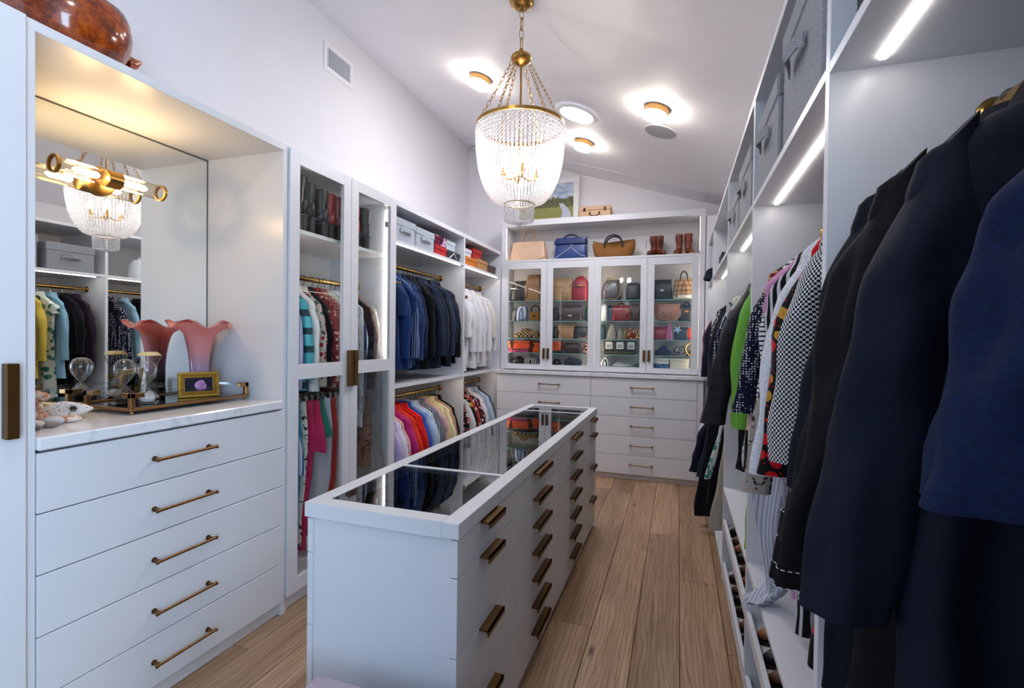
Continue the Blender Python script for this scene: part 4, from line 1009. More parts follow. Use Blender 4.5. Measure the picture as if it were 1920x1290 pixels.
# scarf hanging low among the patterned tops
sc = thing('gauze_scarf', 'crinkled white and grey gauze scarf trailing onto the shoe shelf', 'scarf', (.315, 1.76, 0))
rings = []
for i in range(30):
    t = i / 29; z = 1.12 - .57 * t; hw_ = .04 + .03 * math.sin(t * 5) + .02 * t
    rings.append([(.315 - .07 * smooth01((t - .86) * 7) + hw_ * math.cos(2 * PI * k / 26) * (1 + .12 * math.sin(7 * 2 * PI * k / 26 + 3 * t)), 1.76 + .028 * math.sin(2 * PI * k / 26) * (1 + .3 * math.sin(5 * 2 * PI * k / 26 + 9 * t)) + .012 * math.sin(9 * t), max(z, .569) + .01 * math.sin(2 * PI * k / 26 * 3)) for k in range(26)])
obj('cloth', MB().loft(rings), fabric('stripe', '#c6c9d4', '#9aa0b0', scale=2.2), sc, True, ang=1.4)

# ------------------------------------------------------------------ boxes and bins
def lid_box(name, label, cat, loc, w, d, h, m, ml=None, lid=.06, rz=0, group=None, handle=None, soft=False, tagm=None):
    """w along x, d along y; origin at the base centre"""
    o = thing(name, label, cat, loc, rz, group); c = .006 if soft else .002
    obj('body', MB().box(-w / 2, w / 2, -d / 2, d / 2, 0, h - (.0 if lid == 0 else .004), c), m, o, world=False)
    if lid: obj('lid', MB().box(-w / 2 - .005, w / 2 + .005, -d / 2 - .005, d / 2 + .005, h - lid, h, c), ml or m, o, world=False)
    if handle is not None:
        s = handle; pts = [(s * (w / 2 + .007), -.075, h * .50), (s * (w / 2 + .014), -.055, h * .50 + .012), (s * (w / 2 + .032), 0, h * .50 + .006), (s * (w / 2 + .014), .055, h * .50 + .012), (s * (w / 2 + .007), .075, h * .50)]
        mb = MB(); rings = [[(p[0], p[1], p[2] - .018), (p[0] + s * .004, p[1], p[2] - .018), (p[0] + s * .004, p[1], p[2] + .018), (p[0], p[1], p[2] + .018)] for p in pts]
        obj('strap', mb.loft(rings), m, o, world=False)
    if tagm:
        obj('label_tag', MB().box(-w / 2 - .009, -w / 2 - .006, -d / 2 + .02, -d / 2 + .05, .03, .14), tagm, o, world=False)
    return o
SHL = 1.953
def bin_(label, y, d=.36, h=.30, x=.44, w=.34, rz=0): return lid_box('storage_bin', label, 'storage box', (x, y, SHL), w, d, h, M_BIN, M_BIN, .07, rz, 'grey fabric storage bins on the right', -1, True)
bin_('tall grey fabric bin with lid above the dark coats', .55, .40, .31)
bin_('large grey fabric storage bin with lid, nearest one above the patterned tops', 1.36, .40, .32)
bin_('grey fabric storage bin behind the largest bin above the patterned tops', 1.82, .38, .26)
bin_('grey fabric bin with strap above the green raincoat', 2.40, .40, .27)
bin_('second grey fabric bin above the quilted jacket', 2.84, .36, .23)
solo('label_card', MB().box(-.0015, .0015, -.02, .02, 0, .09), fabric('dots', '#1c1e26', '#8c8f98', scale=2), 'dark woven label strip hanging by the top shelf above the coats', 'label', (.285, .98, 1.956))
for k, (y, r) in enumerate(((3.5, .10), (3.82, .085))):
    solo('glass_cloche', MB().lathe([(r, 0), (r * 1.02, .05), (r * .92, .14), (r * .6, .19), (.012, .205), (.014, .22), (.001, .232)], 28), plain('frosted', '#cdd3da', .25), ['pale round hat stand on the fourth bay top shelf', 'smaller pale round hat stand further along the top shelf'][k], 'hat stand', (.40, y, SHL), 'pale round forms', True)
lid_box('storage_bin', 'small dark box on top shelf of the fourth bay', 'storage box', (.46, 4.2, SHL), .3, .26, .14, plain('dark_box', '#17181c', .6), None, .05, group='right top shelf boxes')
lid_box('storage_bin', 'black box on the top shelf beside back cabinet', 'storage box', (.62, 4.85, SHL), .34, .34, .24, plain('black_box', '#121215', .5), None, .05, group='right top shelf boxes')

# left open unit, top shelf (z 2.098)
LS = 2.098
lid_box('storage_box', 'pale grey linen storage box beside the glass wardrobe', 'storage box', (-2.09, 3.17, LS), .36, .29, .175, M_BINL, None, .055, 0, 'pale grey linen boxes', 1, True)
lid_box('storage_box', 'pale grey linen storage box next to red boxes', 'storage box', (-2.09, 3.475, LS), .36, .29, .165, M_BINL, None, .055, 0, 'pale grey linen boxes', 1, True)
RED = plain('red_card', '#b3161c', .5); PLUM = fabric('floral', '#5e1030', '#7b1a40', '#e6c9d4', '#6a1236', scale=1.2)
lid_box('gift_box', 'bright red box under a plum floral box', 'box', (-2.06, 3.69, LS), .3, .10, .085, RED, None, .03, group='boxes on the left top shelf')
lid_box('gift_box', 'red box beside it under the floral boxes', 'box', (-2.06, 3.795, LS), .3, .10, .08, plain('red_card2', '#c2201e', .5), None, .03, group='boxes on the left top shelf')
lid_box('gift_box', 'plum box with pale floral print, left of two', 'box', (-2.06, 3.70, LS + .0855), .28, .11, .085, PLUM, None, .03, group='boxes on the left top shelf')
lid_box('gift_box', 'purple box with pale floral print, right of two', 'box', (-2.06, 3.815, LS + .0855), .28, .10, .09, fabric('floral', '#47104a', '#d9b4c8', '#611650', '#47104a', scale=1.1), None, .03, group='boxes on the left top shelf')
lid_box('shoe_box', 'dark slate box tied with white ribbon', 'box', (-2.06, 3.99, LS), .3, .26, .075, plain('slate_box', '#2a323c', .5), None, .03, group='boxes on the left top shelf')
solo('ribbon', MB().tube([(-.02, -.1, .0), (.0, -.03, .012), (.015, .0, .004), (.01, .05, .02), (.0, .1, .004)], .005, 6).tube([(.16, -.1, -.07), (.165, -.02, -.02), (.16, .04, -.06)], .005, 6), plain('ribbon_white', '#dad6cf', .6), 'loose white ribbon lying on the dark slate box', 'ribbon', (-2.06, 3.99, LS + .08), smooth=True)
lid_box('shoe_box', 'white shoe box with lid on top of the dark slate box', 'box', (-2.10, 4.0, LS + .0985), .28, .24, .085, plain('white_card', '#d2dbe4', .5), None, .035, group='boxes on the left top shelf')
lid_box('shoe_box', 'white shoe box above the orange box', 'box', (-2.06, 4.31, LS + .082), .28, .18, .08, plain('white_card', '#d2dbe4', .5), None, .035, group='boxes on the corner top shelf')
lid_box('shoe_box', 'orange box at the left end of corner shelf', 'box', (-2.05, 4.34, LS), .32, .27, .08, plain('orange_card', '#d77a1e', .5), None, .03, group='boxes on the corner top shelf')
lid_box('shoe_box', 'tan box beside the orange one', 'box', (-2.05, 4.625, LS), .32, .26, .10, plain('tan_card', '#c08d58', .5), None, .035, group='boxes on the corner top shelf')
lid_box('shoe_box', 'red lidded box standing on the tan box', 'box', (-2.07, 4.58, LS + .1005), .28, .22, .10, RED, None, .04, group='boxes on the corner top shelf')
lid_box('shoe_box', 'black box behind the red lidded box', 'box', (-2.25, 4.45, LS + .082), .16, .16, .11, plain('black_box', '#121215', .5), None, .04, group='boxes on the corner top shelf')
lid_box('shoe_box', 'dark brown box at the right end of corner shelf', 'box', (-2.05, 4.90, LS), .3, .25, .085, plain('brown_card', '#4a3634', .5), None, .03, group='boxes on the corner top shelf')

# ------------------------------------------------------------------ boots and shoes
def boot(name, label, loc, rz, m, ms=None, h=.26, ln=.235, heel=.05, w=.075, group=None, laces=None, lean=0.0, cat='boot', shaft=None):
    """toe points to local +x; heel at -x"""
    o = thing(name, label, cat, loc, rz, group); ms = ms or M_BLACK; n = 22
    sw_, sd = shaft or (.052, .043)
    rings = []
    for t, cx, hx, hy in ((0, .0, sw_ * .82, sd * .8), (.3, -.004, sw_ * .78, sd * .78), (.5, -.002, sw_ * .9, sd * .95), (.8, .0, sw_ * 1.02, sd), (1, 0, sw_ * 1.0, sd * 1.0)):
        z = lerp(heel + .045, h, t); rings.append(sell(hx, hy, z, n, .85, -.062 + cx + lean * t * t, 0))
    up_ = MB().loft(rings, True, False)
    rings = []
    for i in range(13):
        t = i / 12; xx = lerp(-.115, -.115 + ln, t)
        wd_ = w / 2 * math.sin(PI * (.12 + .80 * t)) ** .55 * (1.0 if t < .75 else 1 - 2.2 * (t - .75) ** 1.5)
        hh = lerp(.085, .045, smooth01(t * 1.15)) * (1 if t < .85 else 1 - 2.5 * (t - .85)); base = lerp(heel, .008, smooth01(t * 1.5))
        wd_ *= (.55 if i == 0 else 1) * (.4 if i == 12 else 1)
        rings.append([(xx, wd_ * math.cos(a), base + max(0, hh * (.5 + .5 * math.sin(a)))) for a in [2 * PI * k / n for k in range(n)]])
    up_.loft(rings)
    obj('upper', up_, m, o, True, world=False, ang=1.2)
    so = MB(); poly = []
    for i in range(13):
        t = i / 12; poly.append((lerp(-.118, -.112 + ln, t), w / 2 * 1.06 * math.sin(PI * (.10 + .82 * t)) ** .55))
    top = [(x, y, lerp(heel, .008, smooth01((x + .115) / ln * 1.5))) for x, y in poly] + [(x, -y, lerp(heel, .008, smooth01((x + .115) / ln * 1.5))) for x, y in poly[::-1]]
    so.loft([[(x, y, max(0, z - .008)) for x, y, z in top], [(x, y, z + .003) for x, y, z in top]])
    obj('sole', so, ms, o, world=False)
    obj('heel', MB().loft([sell(.026, .024, 0, 14, .7, -.088), sell(.032, .030, heel, 14, .7, -.084)]), ms, o, world=False)
    if laces:
        lm = MB()
        for k in range(5):
            z = lerp(heel + .07, h - .03, k / 4); x_ = -.062 + sw_ * .95; lm.tube([(x_ - .004, -.02, z), (x_ + .004, 0, z + .006), (x_ - .004, .02, z)], .0022, 5)
        lm.tube([(-.01, -.02, h - .03), (.01, -.06, h - .05), (.0, -.065, h - .13)], .002, 5)
        obj('laces', lm, laces, o, world=False)
    return o
PAT = leather('#0c0d10', .12, 'patent_leather'); BLK = leather('#15161a', .35); REDL = leather('#8a1622', .3)
bts = [('glossy black patent ankle boot, first from the vanity side', PAT), ('glossy black patent ankle boot, second from the vanity side', PAT), ('black leather ankle boot beside the patent pair', BLK), ('black leather ankle boot next to the red boots', BLK), ('red leather ankle boot, left of the pair behind the first door', REDL), ('red leather ankle boot, right of the pair behind the door frame', REDL), ('red suede ankle boot behind the second wardrobe door', leather('#a01c20', .5)), ('black stretch ankle boot with curved heel beside the light strip', BLK)]
for i, (lb, m) in enumerate(bts):
    y = 2.075 + i * .082 if i < 6 else 2.635 + (i - 6) * .10
    boot('ankle_boot', lb, (-2.05 + .01 * (i % 2), y, 1.987), PI + .25 - .1 * (i % 3), m, None, (.30, .29, .275, .265, .265, .26, .26, .26)[i], group='ankle boots in the glass wardrobe', heel=.085)
BRN = leather('#6b2f17', .38)
TS = 2.272
boot('lace_up_boot', 'brown lace-up boot, left one of the pair beside the straw bag', (-.27, 5.27, TS), -1.9, BRN, None, .215, .22, .03, laces=plain('lace_dark', '#2a1a12', .7), group='brown boots on the hutch shelf')
boot('lace_up_boot', 'brown lace-up boot, right one of the pair beside straw bag', (-.18, 5.27, TS), -1.2, BRN, None, .215, .22, .03, laces=plain('lace_dark', '#2a1a12', .7), group='brown boots on the hutch shelf')
boot('ankle_boot', 'rust brown smooth ankle boot, left one at the right end of hutch', (-.02, 5.28, TS), -1.8, leather('#74331a', .35), plain('pale_sole', '#b9a894', .6), .225, .21, .035, group='brown boots on the hutch shelf', shaft=(.04, .036))
boot('ankle_boot', 'rust brown smooth ankle boot, rightmost on the hutch shelf', (.095, 5.28, TS), -1.35, leather('#74331a', .35), plain('pale_sole', '#b9a894', .6), .228, .22, .035, group='brown boots on the hutch shelf', shaft=(.046, .04))
# shoes on the right-hand shoe shelves
def ramp_z(x): return .333 + (x - RF) * (.095 / (RB - RF)) + .001
shoe_m = [leather('#16161a', .35), leather('#5b3424', .4), leather('#6e4a30', .45), leather('#23222a', .3), leather('#3a2a2a', .4), leather('#8a5a3a', .4)]
k = 0
nm = ['black', 'dark brown', 'tan brown', 'charcoal', 'espresso', 'caramel']
for (bay, y0, y1) in (('second', 1.2, 2.0), ('third', 2.2, 3.0)):
    for lvl in (0, 1):
        nsh = 7
        for i in range(nsh):
            y = lerp(y0, y1, (i + .5) / nsh); m = shoe_m[(k * 5 + i * 2) % 6]; z = .083 if lvl == 0 else ramp_z(.30) + .006
            tilt = 0
            o = boot('shoe', '%s %s shoe, %s along the %s shoe shelf of the %s bay' % (nm[(k * 5 + i * 2) % 6], 'low-heeled' if lvl == 0 else 'heeled', ORD[i], 'lowest' if lvl == 0 else 'slanted', bay), (.405, y, z + (.0 if lvl == 0 else .008)), PI + .1 * ((i % 3) - 1), m, M_BLACK, .105 if (i + k) % 3 else .20, .23, .03, group='shoes on the right shoe shelves', cat='shoe')
            if lvl: o.rotation_euler = (0, math.atan(.095 / .635), 0); o.rotation_euler = (Matrix.Rotation(-math.atan(.095 / .635), 4, 'Y') @ Matrix.Rotation(PI + .1 * ((i % 3) - 1), 4, 'Z')).to_euler()
        k += 1

o = thing('hat_shaped_bag', 'dark navy bag modelled as a knitted hat on the shelf edge nearest back cabinet', 'hat', (.30, 4.72, SHL), .4)  # hat shape stands in for a dark bag
obj('crown', MB().lathe([(.088, 0), (.09, .02), (.085, .06), (.065, .095), (.03, .112), (.001, .115)], 24), P('#151a2c'), o, True, world=False)
obj('cuff', MB().lathe([(.089, -.0), (.095, .006), (.095, .03), (.089, .036)], 24), P('#1c2238'), o, True, world=False)
# ------------------------------------------------------------------ handbags and other things in the hutch
M_GOLD = brass('gold_fitting', '#d2a85a', .25); M_SILV = brass('silver_fitting', '#c9c9cc', .2)
def soft_body(w, h, d, prof, n=36, seed=0, amp=.0, p=.55):
    r = random.Random(seed); ph = [r.random() * 6.28 for _ in range(4)]; rings = []
    for t, ws, ds, xo in prof:
        ring = []
        for k in range(n):
            th = 2 * PI * k / n; x_ = w / 2 * ws * sgnpow(math.cos(th), p); y_ = d / 2 * ds * sgnpow(math.sin(th), p)
            q = amp * math.sin(4 * th + ph[0] + 5 * t) + amp * .6 * math.sin(9 * th + ph[1] - 7 * t)
            ring.append((xo * w + x_ * (1 + q), y_ * (1 + q * 2), h * t + amp * .25 * h * math.sin(2 * th + ph[2]) * (t > .8)))
        rings.append(ring)
    return MB().loft(rings)
def arc(w, h, z0, y=0, n=14, x0=0): return [(x0 - w / 2 * math.cos(PI * i / n), y, z0 + h * math.sin(PI * i / n) ** .8) for i in range(n + 1)]
def handbag(label, loc, w, h, d, m, prof=None, rz=0, amp=.028, handles=0, hh=.1, hw=None, mh=None, flap=0, clasp=None, band=None, strap=False, name='handbag', group='handbags in the hutch', seed=1, p=.6, emblem=False, zip_=False):
    o = thing(name, label, 'bag', loc, rz, group); mh = mh or m
    prof = prof or [(0, .86, .8, 0), (.03, .96, .95, 0), (.15, 1, 1, 0), (.5, .98, .96, 0), (.8, .91, .76, 0), (.95, .82, .46, 0), (1, .74, .3, 0)]
    obj('body', soft_body(w, h, d, prof, seed=seed, amp=amp, p=p), m, o, True, world=False, ang=1.0)
    for i in range(handles):
        y = (-.5 + i) * d * .38 if handles > 1 else 0
        obj('handle', MB().tube(arc(hw or w * .36, hh, h * .93, y), .0055, 7), mh, o, True, world=False)
    if flap:
        f = flap; rings = []
        for i in range(9):
            t = i / 8; z = h * (1.0 - f * t); ww = w / 2 * lerp(.9, 1.0, t) * (1 if t < .7 else lerp(1, .72, (t - .7) / .3)); y = -d / 2 * interp([(q[0], q[2]) for q in prof], z / h)[0] - .007
            rings.append([(-ww, y + .004, z), (-ww * .5, y, z - (.012 * t)), (0, y - .002, z - .018 * t), (ww * .5, y, z - .012 * t), (ww, y + .004, z), (ww, y + .010, z), (-ww, y + .010, z)])
        obj('flap', MB().loft(rings), mh if band is None else m, o, True, world=False, ang=.8)
    if clasp:
        yy = -d / 2 - .012; zz = h * (1 - flap) + .01 if flap else h * .6
        obj('clasp', MB().box(-.018, .018, yy - .004, yy + .008, zz - .01, zz + .012, .003), clasp, o, world=False)
    if band: obj('band', soft_body(w * 1.01, h * .16, d * 1.02, [(0, 1, 1, 0), (1, 1, 1, 0)], p=p).xf(Matrix.Translation((0, 0, h * band[1]))), band[0], o, True, world=False)
    if strap: obj('strap', MB().tube([(w * .44, -d * .2, h * .9), (w * .52, -d * .5, h * .55), (w * .5, -d * .55, .05), (w * .3, -d * .62, .008), (-w * .1, -d * .66, .012)], .005, 6), mh, o, True, world=False)
    if zip_: obj('zip', MB().tube([(-w * .38, -d * .5 - .004, h * .62), (w * .38, -d * .5 - .004, h * .55)], .0035, 5), M_SILV, o, world=False)
    if emblem:
        e = MB(); yy = -d / 2 - .008
        for s in (-1, 1): e.ring((s * .034, yy, h * .38), .022, .0045, 20, 6, 'y', PI * .28 if s > 0 else PI * 1.28, PI * 1.72 if s > 0 else PI * 2.72)
        e.tube([(-.034, yy, h * .38), (.034, yy, h * .38)], .004, 6)
        obj('emblem', e, m, o, True, world=False)
    return o
YM = 5.315
L_ = leather
# open top shelf
handbag('cream leather tote with two short handles on the top shelf', (-1.61, 5.32, TS), .43, .225, .16, L_('#d9b79c', .4), handles=2, hh=.14, hw=.15, mh=L_('#c99c7d', .4), amp=.004, prof=[(0, 1, .9, 0), (.02, 1.04, 1, 0), (.5, .95, .9, 0), (.97, .86, .45, 0), (1, .86, .42, 0)], strap=True, p=.35, group='bags on the open hutch shelf')
o = handbag('cobalt blue tote with pale piping on the top shelf', (-1.13, 5.32, TS), .36, .25, .12, L_('#25407f', .35), handles=2, hh=.05, hw=.16, mh=L_('#1a2c58', .4), amp=.012, prof=[(0, 1, .9, 0), (.03, 1.02, 1, 0), (.5, .96, .8, 0), (.92, .94, .35, .01), (1, .98, .25, .02)], band=(plain('blue_dark', '#1d3268', .4), .72), p=.4, group='bags on the open hutch shelf')
obj('piping', MB().tube([(-.175, -.062, .012), (-.06, -.06, .09), (.02, -.045, .15), (.05, -.052, .10), (.12, -.062, .05), (.175, -.064, .03)], .0035, 6).tube([(.02, -.045, .15), (.0, -.04, .2)], .0035, 6), plain('piping_pale', '#b9c4dc', .5), o, True, world=False)
# straw bag with horn-shaped ends
o = thing('straw_basket_bag', 'woven golden straw bag with upswept ends and black rope handles', 'bag', (-.665, 5.31, TS), 0, 'bags on the open hutch shelf')
rings = []
for f_, hx_, hy_ in ((0, .155, .045), (.06, .172, .06), (.25, .204, .072), (.5, .221, .072), (.75, .226, .06), (.92, .221, .042), (1, .216, .034)):
    rings.append([(x_, y_, f_ * (.122 + .085 * (abs(x_) / .225) ** 1.8)) for x_, y_, _z in sell(hx_, hy_, 0, 40, .8)])
obj('body', MB().loft(rings), woven('straw_weave', '#7a4a18', '#c98f42', 1.6), o, True, world=False, ang=1.2)
for y in (-.05, .04):
    obj('handle', MB().tube([(-.095, y, .10)] + arc(.19, .125, .12, y) + [(.095, y, .10)], .008, 8), L_('#131315', .5), o, True, world=False)
# shelf 1 (top, glass)
z1, z2, z3, z4, z5 = SZ[0] + .001, SZ[1] + .001, SZ[2] + .001, SZ[3] + .001, 1.129
slouch = [(0, .95, .9, 0), (.05, 1.03, 1, 0), (.4, 1, .95, .02), (.75, .86, .7, .06), (.95, .70, .42, .10), (1, .66, .3, .11)]
bucket = [(0, .95, .95, 0), (.04, 1.0, 1, 0), (.55, .86, .85, 0), (.8, .66, .62, .02), (.93, .58, .5, .03), (1, .64, .52, .03)]
dome = [(0, .96, .9, 0), (.05, 1, 1, 0), (.45, 1, .95, 0), (.75, .86, .8, 0), (.92, .60, .55, 0), (1, .25, .3, 0)]
handbag('black slouchy leather bag with silver zip at the left end of first shelf', (-1.71, YM, z1), .22, .235, .17, L_('#17181a', .35), slouch, amp=.03, zip_=True, seed=3, strap=True)
handbag('tan suede bucket bag behind the first hutch door', (-1.545, YM, z1), .25, .30, .17, L_('#9c7552', .6), bucket, amp=.03, seed=4, zip_=True)
handbag('beige soft leather hobo bag behind the second hutch door', (-1.215, YM, z1), .24, .25, .18, L_('#a5835f', .5), slouch, amp=.035, seed=5, flap=.35)
handbag('crimson leather backpack behind the second hutch door', (-1.015, YM, z1), .185, .27, .16, L_('#8e1f30', .4), dome, amp=.02, seed=6, zip_=True, clasp=M_GOLD)
handbag('pewter metallic bag with gold bar handle and chain', (-.69, YM, z1), .21, .22, .15, L_('#4a464a', .25), slouch, amp=.03, seed=7, handles=1, hh=.05, mh=M_GOLD, strap=True)
handbag('dark navy structured tote behind the third hutch door', (-.455, YM, z1), .15, .185, .14, L_('#22242e', .45), None, amp=.01, seed=8)
handbag('black rounded flap bag behind the fourth hutch door', (-.165, YM, z1), .20, .21, .14, L_('#1c1f26', .4), dome, amp=.01, seed=9, flap=.6, clasp=M_SILV)
o = handbag('checked tan duffel with brown handles behind the fourth hutch door', (.045, YM, z1), .20, .215, .17, fabric('plaid', '#b08f6a', '#6b3f2c', scale=.9), None, amp=.02, seed=10, handles=2, hh=.09, mh=L_('#3f1f14', .4), band=(plain('off_white', '#d8d2c8', .6), .05))
# shelf 2
handbag('grey vinyl pouch at the left end of second shelf', (-1.755, YM, z2), .09, .15, .12, L_('#3c4146', .3), None, amp=.02, seed=11)
handbag('blue and brown striped tote on the second shelf', (-1.665, YM - .03, z2), .13, .165, .12, fabric('stripe', '#7f9cc9', '#5d3a2a', '#c9ccd6', scale=1.2), None, amp=.01, seed=12, strap=True, mh=L_('#4a2c20', .4), handles=1, hh=.02)
o = thing('rattan_box_bag', 'square woven rattan box bag with round brown clasp', 'bag', (-1.515, YM - .03, z2), 0, 'handbags in the hutch')
obj('body', MB().box(-.055, .055, -.05, .05, 0, .10, .008), woven('rattan', '#7a4f1e', '#c98f3c', 1.3), o, world=False)
obj('handle', MB().tube([(-.05, 0, .09)] + arc(.10, .075, .10, 0) + [(.05, 0, .09)], .009, 8), L_('#5b3420', .4), o, True, world=False)
obj('clasp', MB().tube([(0, -.052, .055), (0, -.06, .055)], .016, 16), L_('#3a2417', .4), o, True, world=False)
handbag('dark green-grey pouch behind the second hutch door', (-1.29, YM, z2), .075, .15, .12, L_('#2b3034', .4), None, seed=13)
o = handbag('aubergine leather satchel with silver plate', (-1.115, YM - .02, z2), .27, .175, .13, L_('#3a2a35', .32), None, amp=.012, seed=14, flap=.62, zip_=False, strap=True)
obj('name_plate', MB().box(-.02, .02, -.079, -.073, .05, .066, .002), M_SILV, o, world=False)
handbag('bottle green handbag at the inner end of second shelf', (-.925, YM, z2), .08, .16, .12, L_('#14351f', .4), None, seed=15)
handbag('white and silver handbag at the left of third door', (-.755, YM, z2), .08, .18, .12, L_('#c9ccd2', .3), None, seed=16, amp=.02)
handbag('steel blue pouch beside the red satchel', (-.695, YM + .03, z2), .07, .17, .10, L_('#3c4d63', .4), None, seed=17)
handbag('deep red leather satchel with top handle', (-.575, YM - .02, z2), .19, .165, .12, L_('#84121a', .28), None, amp=.008, seed=18, flap=.55, handles=1, hh=.035, strap=True)
handbag('brown leather shoulder bag beside the red satchel', (-.43, YM, z2), .09, .175, .11, L_('#4e2e20', .4), None, seed=19, flap=.5)
half = [(0, .45, .7, 0), (.06, .66, .9, 0), (.25, .90, 1, 0), (.5, 1.0, 1, 0), (.85, .99, .9, 0), (.97, .96, .75, 0), (1, .93, .6, 0)]
handbag('blush half-moon saddle bag with embossed ring emblem', (-.115, YM - .03, z2), .26, .18, .09, L_('#a87565', .4), half, amp=.004, seed=20, emblem=True, strap=True, p=.6)
handbag('black structured tote with orange tassel', (.075, YM, z2), .15, .165, .12, L_('#15181d', .4), None, seed=21, handles=1, hh=.04, strap=False, clasp=L_('#b06a34', .5))
# shelf 3
def scarf_pile(label, loc, w, h, d, m, seed=0, name='folded_scarf', cat='scarf', amp=.05):
    o = thing(name, label, cat, loc, 0, 'folded things in the hutch'); n = 40; rings = []; r = random.Random(seed); ph = [r.random() * 6 for _ in range(4)]
    for i in range(10):
        t = i / 9; s = math.sqrt(max(0.0, 1 - (2 * max(t, .0) - .5) ** 2 * .45)) if t < 1 else .5
        rings.append([(x_ * (1 + amp * math.sin(6 * 2 * PI * k / n + ph[0] + 3 * t)), y_ * (1 + amp * math.sin(5 * 2 * PI * k / n + ph[1])), h * t * (1 + .18 * math.sin(x_ * 40 + ph[2]) * t)) for k, (x_, y_, _z) in enumerate(sell(w / 2 * s, d / 2 * s, 0, n, .75))])
    obj('cloth', MB().loft(rings), m, o, True, world=False, ang=1.2); return o
scarf_pile('brown and cream chunky woven scarf on the third shelf', (-1.61, YM, z3), .31, .095, .2, woven('scarf_weave', '#2e1a10', '#d8ae78', .32, .9), 31)
handbag('black pouch behind the second door on third shelf', (-1.285, YM, z3), .055, .13, .11, L_('#121316', .4), None, seed=22)
handbag('camel leather shoulder bag leaning on the third shelf', (-1.165, YM, z3), .19, .155, .11, L_('#a87c58', .45), slouch, amp=.015, seed=23, flap=.5)
handbag('black bag with tan strap and gold chain', (-1.0, YM, z3), .18, .135, .11, L_('#131518', .35), None, seed=24, amp=.015, handles=1, hh=.012, mh=L_('#b07a4a', .4), strap=True)
handbag('teal velvet pouch on the third shelf', (-.765, YM, z3), .06, .16, .10, L_('#123c46', .6), dome, seed=25)
drawstr = [(0, .95, .95, 0), (.05, 1, 1, 0), (.45, .86, .9, 0), (.8, .5, .55, 0), (1, .34, .4, 0)]
handbag('grey suede drawstring pouch, larger of the two', (-.668, YM, z3), .11, .16, .10, L_('#8a847f', .8), drawstr, amp=.04, seed=26, name='pouch')
handbag('grey suede drawstring pouch, smaller of the two', (-.578, YM, z3), .075, .115, .08, L_('#857f7a', .8), drawstr, amp=.04, seed=27, name='pouch')
handbag('bronze fabric clutch leaning on the third shelf', (-.525, YM, z3), .05, .11, .10, L_('#7a5a2a', .35), None, seed=28, name='pouch')
handbag('red and gold brocade pouch on the third shelf', (-.465, YM, z3), .075, .115, .10, fabric('floral', '#8e1a1c', '#c9a24a', '#d8d2c8', '#5a1216', scale=2.2), None, seed=29, name='pouch', amp=.03)
handbag('patchwork silk pouch at the right of third door', (-.40, YM, z3), .06, .11, .10, fabric('floral', '#7a5638', '#b03a2c', '#3a6a8a', '#d0b070', scale=2.4), None, seed=30, name='pouch', amp=.03)
handbag('raspberry pink leather box bag with silk scarf', (-.165, YM, z3), .15, .135, .12, L_('#9c1c3c', .35), None, seed=31, p=.35, flap=.4)
scarf_pile('lilac pink silk scarf draped beside the raspberry bag', (-.085, YM - .06, z3), .05, .145, .05, P('#b26a9a', rough=.5), 32, amp=.12)
handbag('navy bag with silver star charm', (.035, YM, z3), .15, .13, .11, L_('#16283c', .4), None, seed=33, amp=.02)
st = MB(); pts = [(.045 * (1 if i % 2 == 0 else .42) * math.cos(PI / 2 + PI * i / 5), .045 * (1 if i % 2 == 0 else .42) * math.sin(PI / 2 + PI * i / 5)) for i in range(10)]
solo('star_charm', st.prism(pts, -.003, .003, 'y'), M_SILV, 'silver five-pointed star charm in front of the navy bag', 'charm', (-.005, YM - .065, z3 + .105), rot=(0, .5, 0))
solo('fur_pom', MB().sphere((0, 0, .055), .055, 18, 14, .8, .8, 1.2), fabric('animal', '#d8361e', '#e85a34', '#c02814', scale=2), 'fluffy coral red pom on the third shelf', 'pom', (.118, YM - .02, z3 + .006), smooth=True)
# shelf 4
ORG = plain('orange_box', '#d9501a', .45)
def gift(label, loc, w, d, h, m, ribbon=None, rz=0):
    o = thing('gift_box', label, 'box', loc, rz, 'boxes in the hutch')
    obj('body', MB().box(-w / 2, w / 2, -d / 2, d / 2, 0, h * .72, .002), m, o, world=False)
    obj('lid', MB().box(-w / 2 - .003, w / 2 + .003, -d / 2 - .003, d / 2 + .003, h * .72, h, .002), m, o, world=False)
    if ribbon:
        obj('ribbon', MB().box(-w / 2 - .005, w / 2 + .005, -.008, .008, h, h + .002).box(-w * .32 - .01, -w * .32 + .01, -d / 2 - .0055, d / 2 + .0055, 0, h + .003).ring((-w * .32, -d / 2 - .008, h * .75), .02, .005, 14, 5, 'y').tube([(-w * .32, -d / 2 - .008, h * .7), (-w * .36, -d / 2 - .012, h * .2)], .005, 5), ribbon, o, world=False)
    return o
BRB = plain('brown_ribbon', '#2a1710', .6)
gift('pink and navy patterned flat box under the orange gift boxes', (-1.70, YM, z4), .26, .2, .04, fabric('plaid', '#c04a6a', '#232a4a', scale=1.2))
gift('long orange gift box with dark bow on the fourth shelf', (-1.69, YM, z4 + .0405), .25, .17, .085, ORG, BRB)
gift('small orange gift box with dark bow beside the long one', (-1.505, YM, z4), .10, .15, .11, ORG, BRB)
gift('navy flat box behind the second hutch door', (-1.24, YM, z4), .14, .17, .025, plain('navy_card', '#141a3a', .5))
gift('orange gift box standing on the navy flat box', (-1.265, YM, z4 + .0255), .09, .12, .10, ORG)
handbag('plum leather wash bag with embossed monogram', (-1.105, YM, z4), .20, .11, .10, L_('#33191f', .35), None, seed=40, p=.35, amp=.006, name='wash_bag')
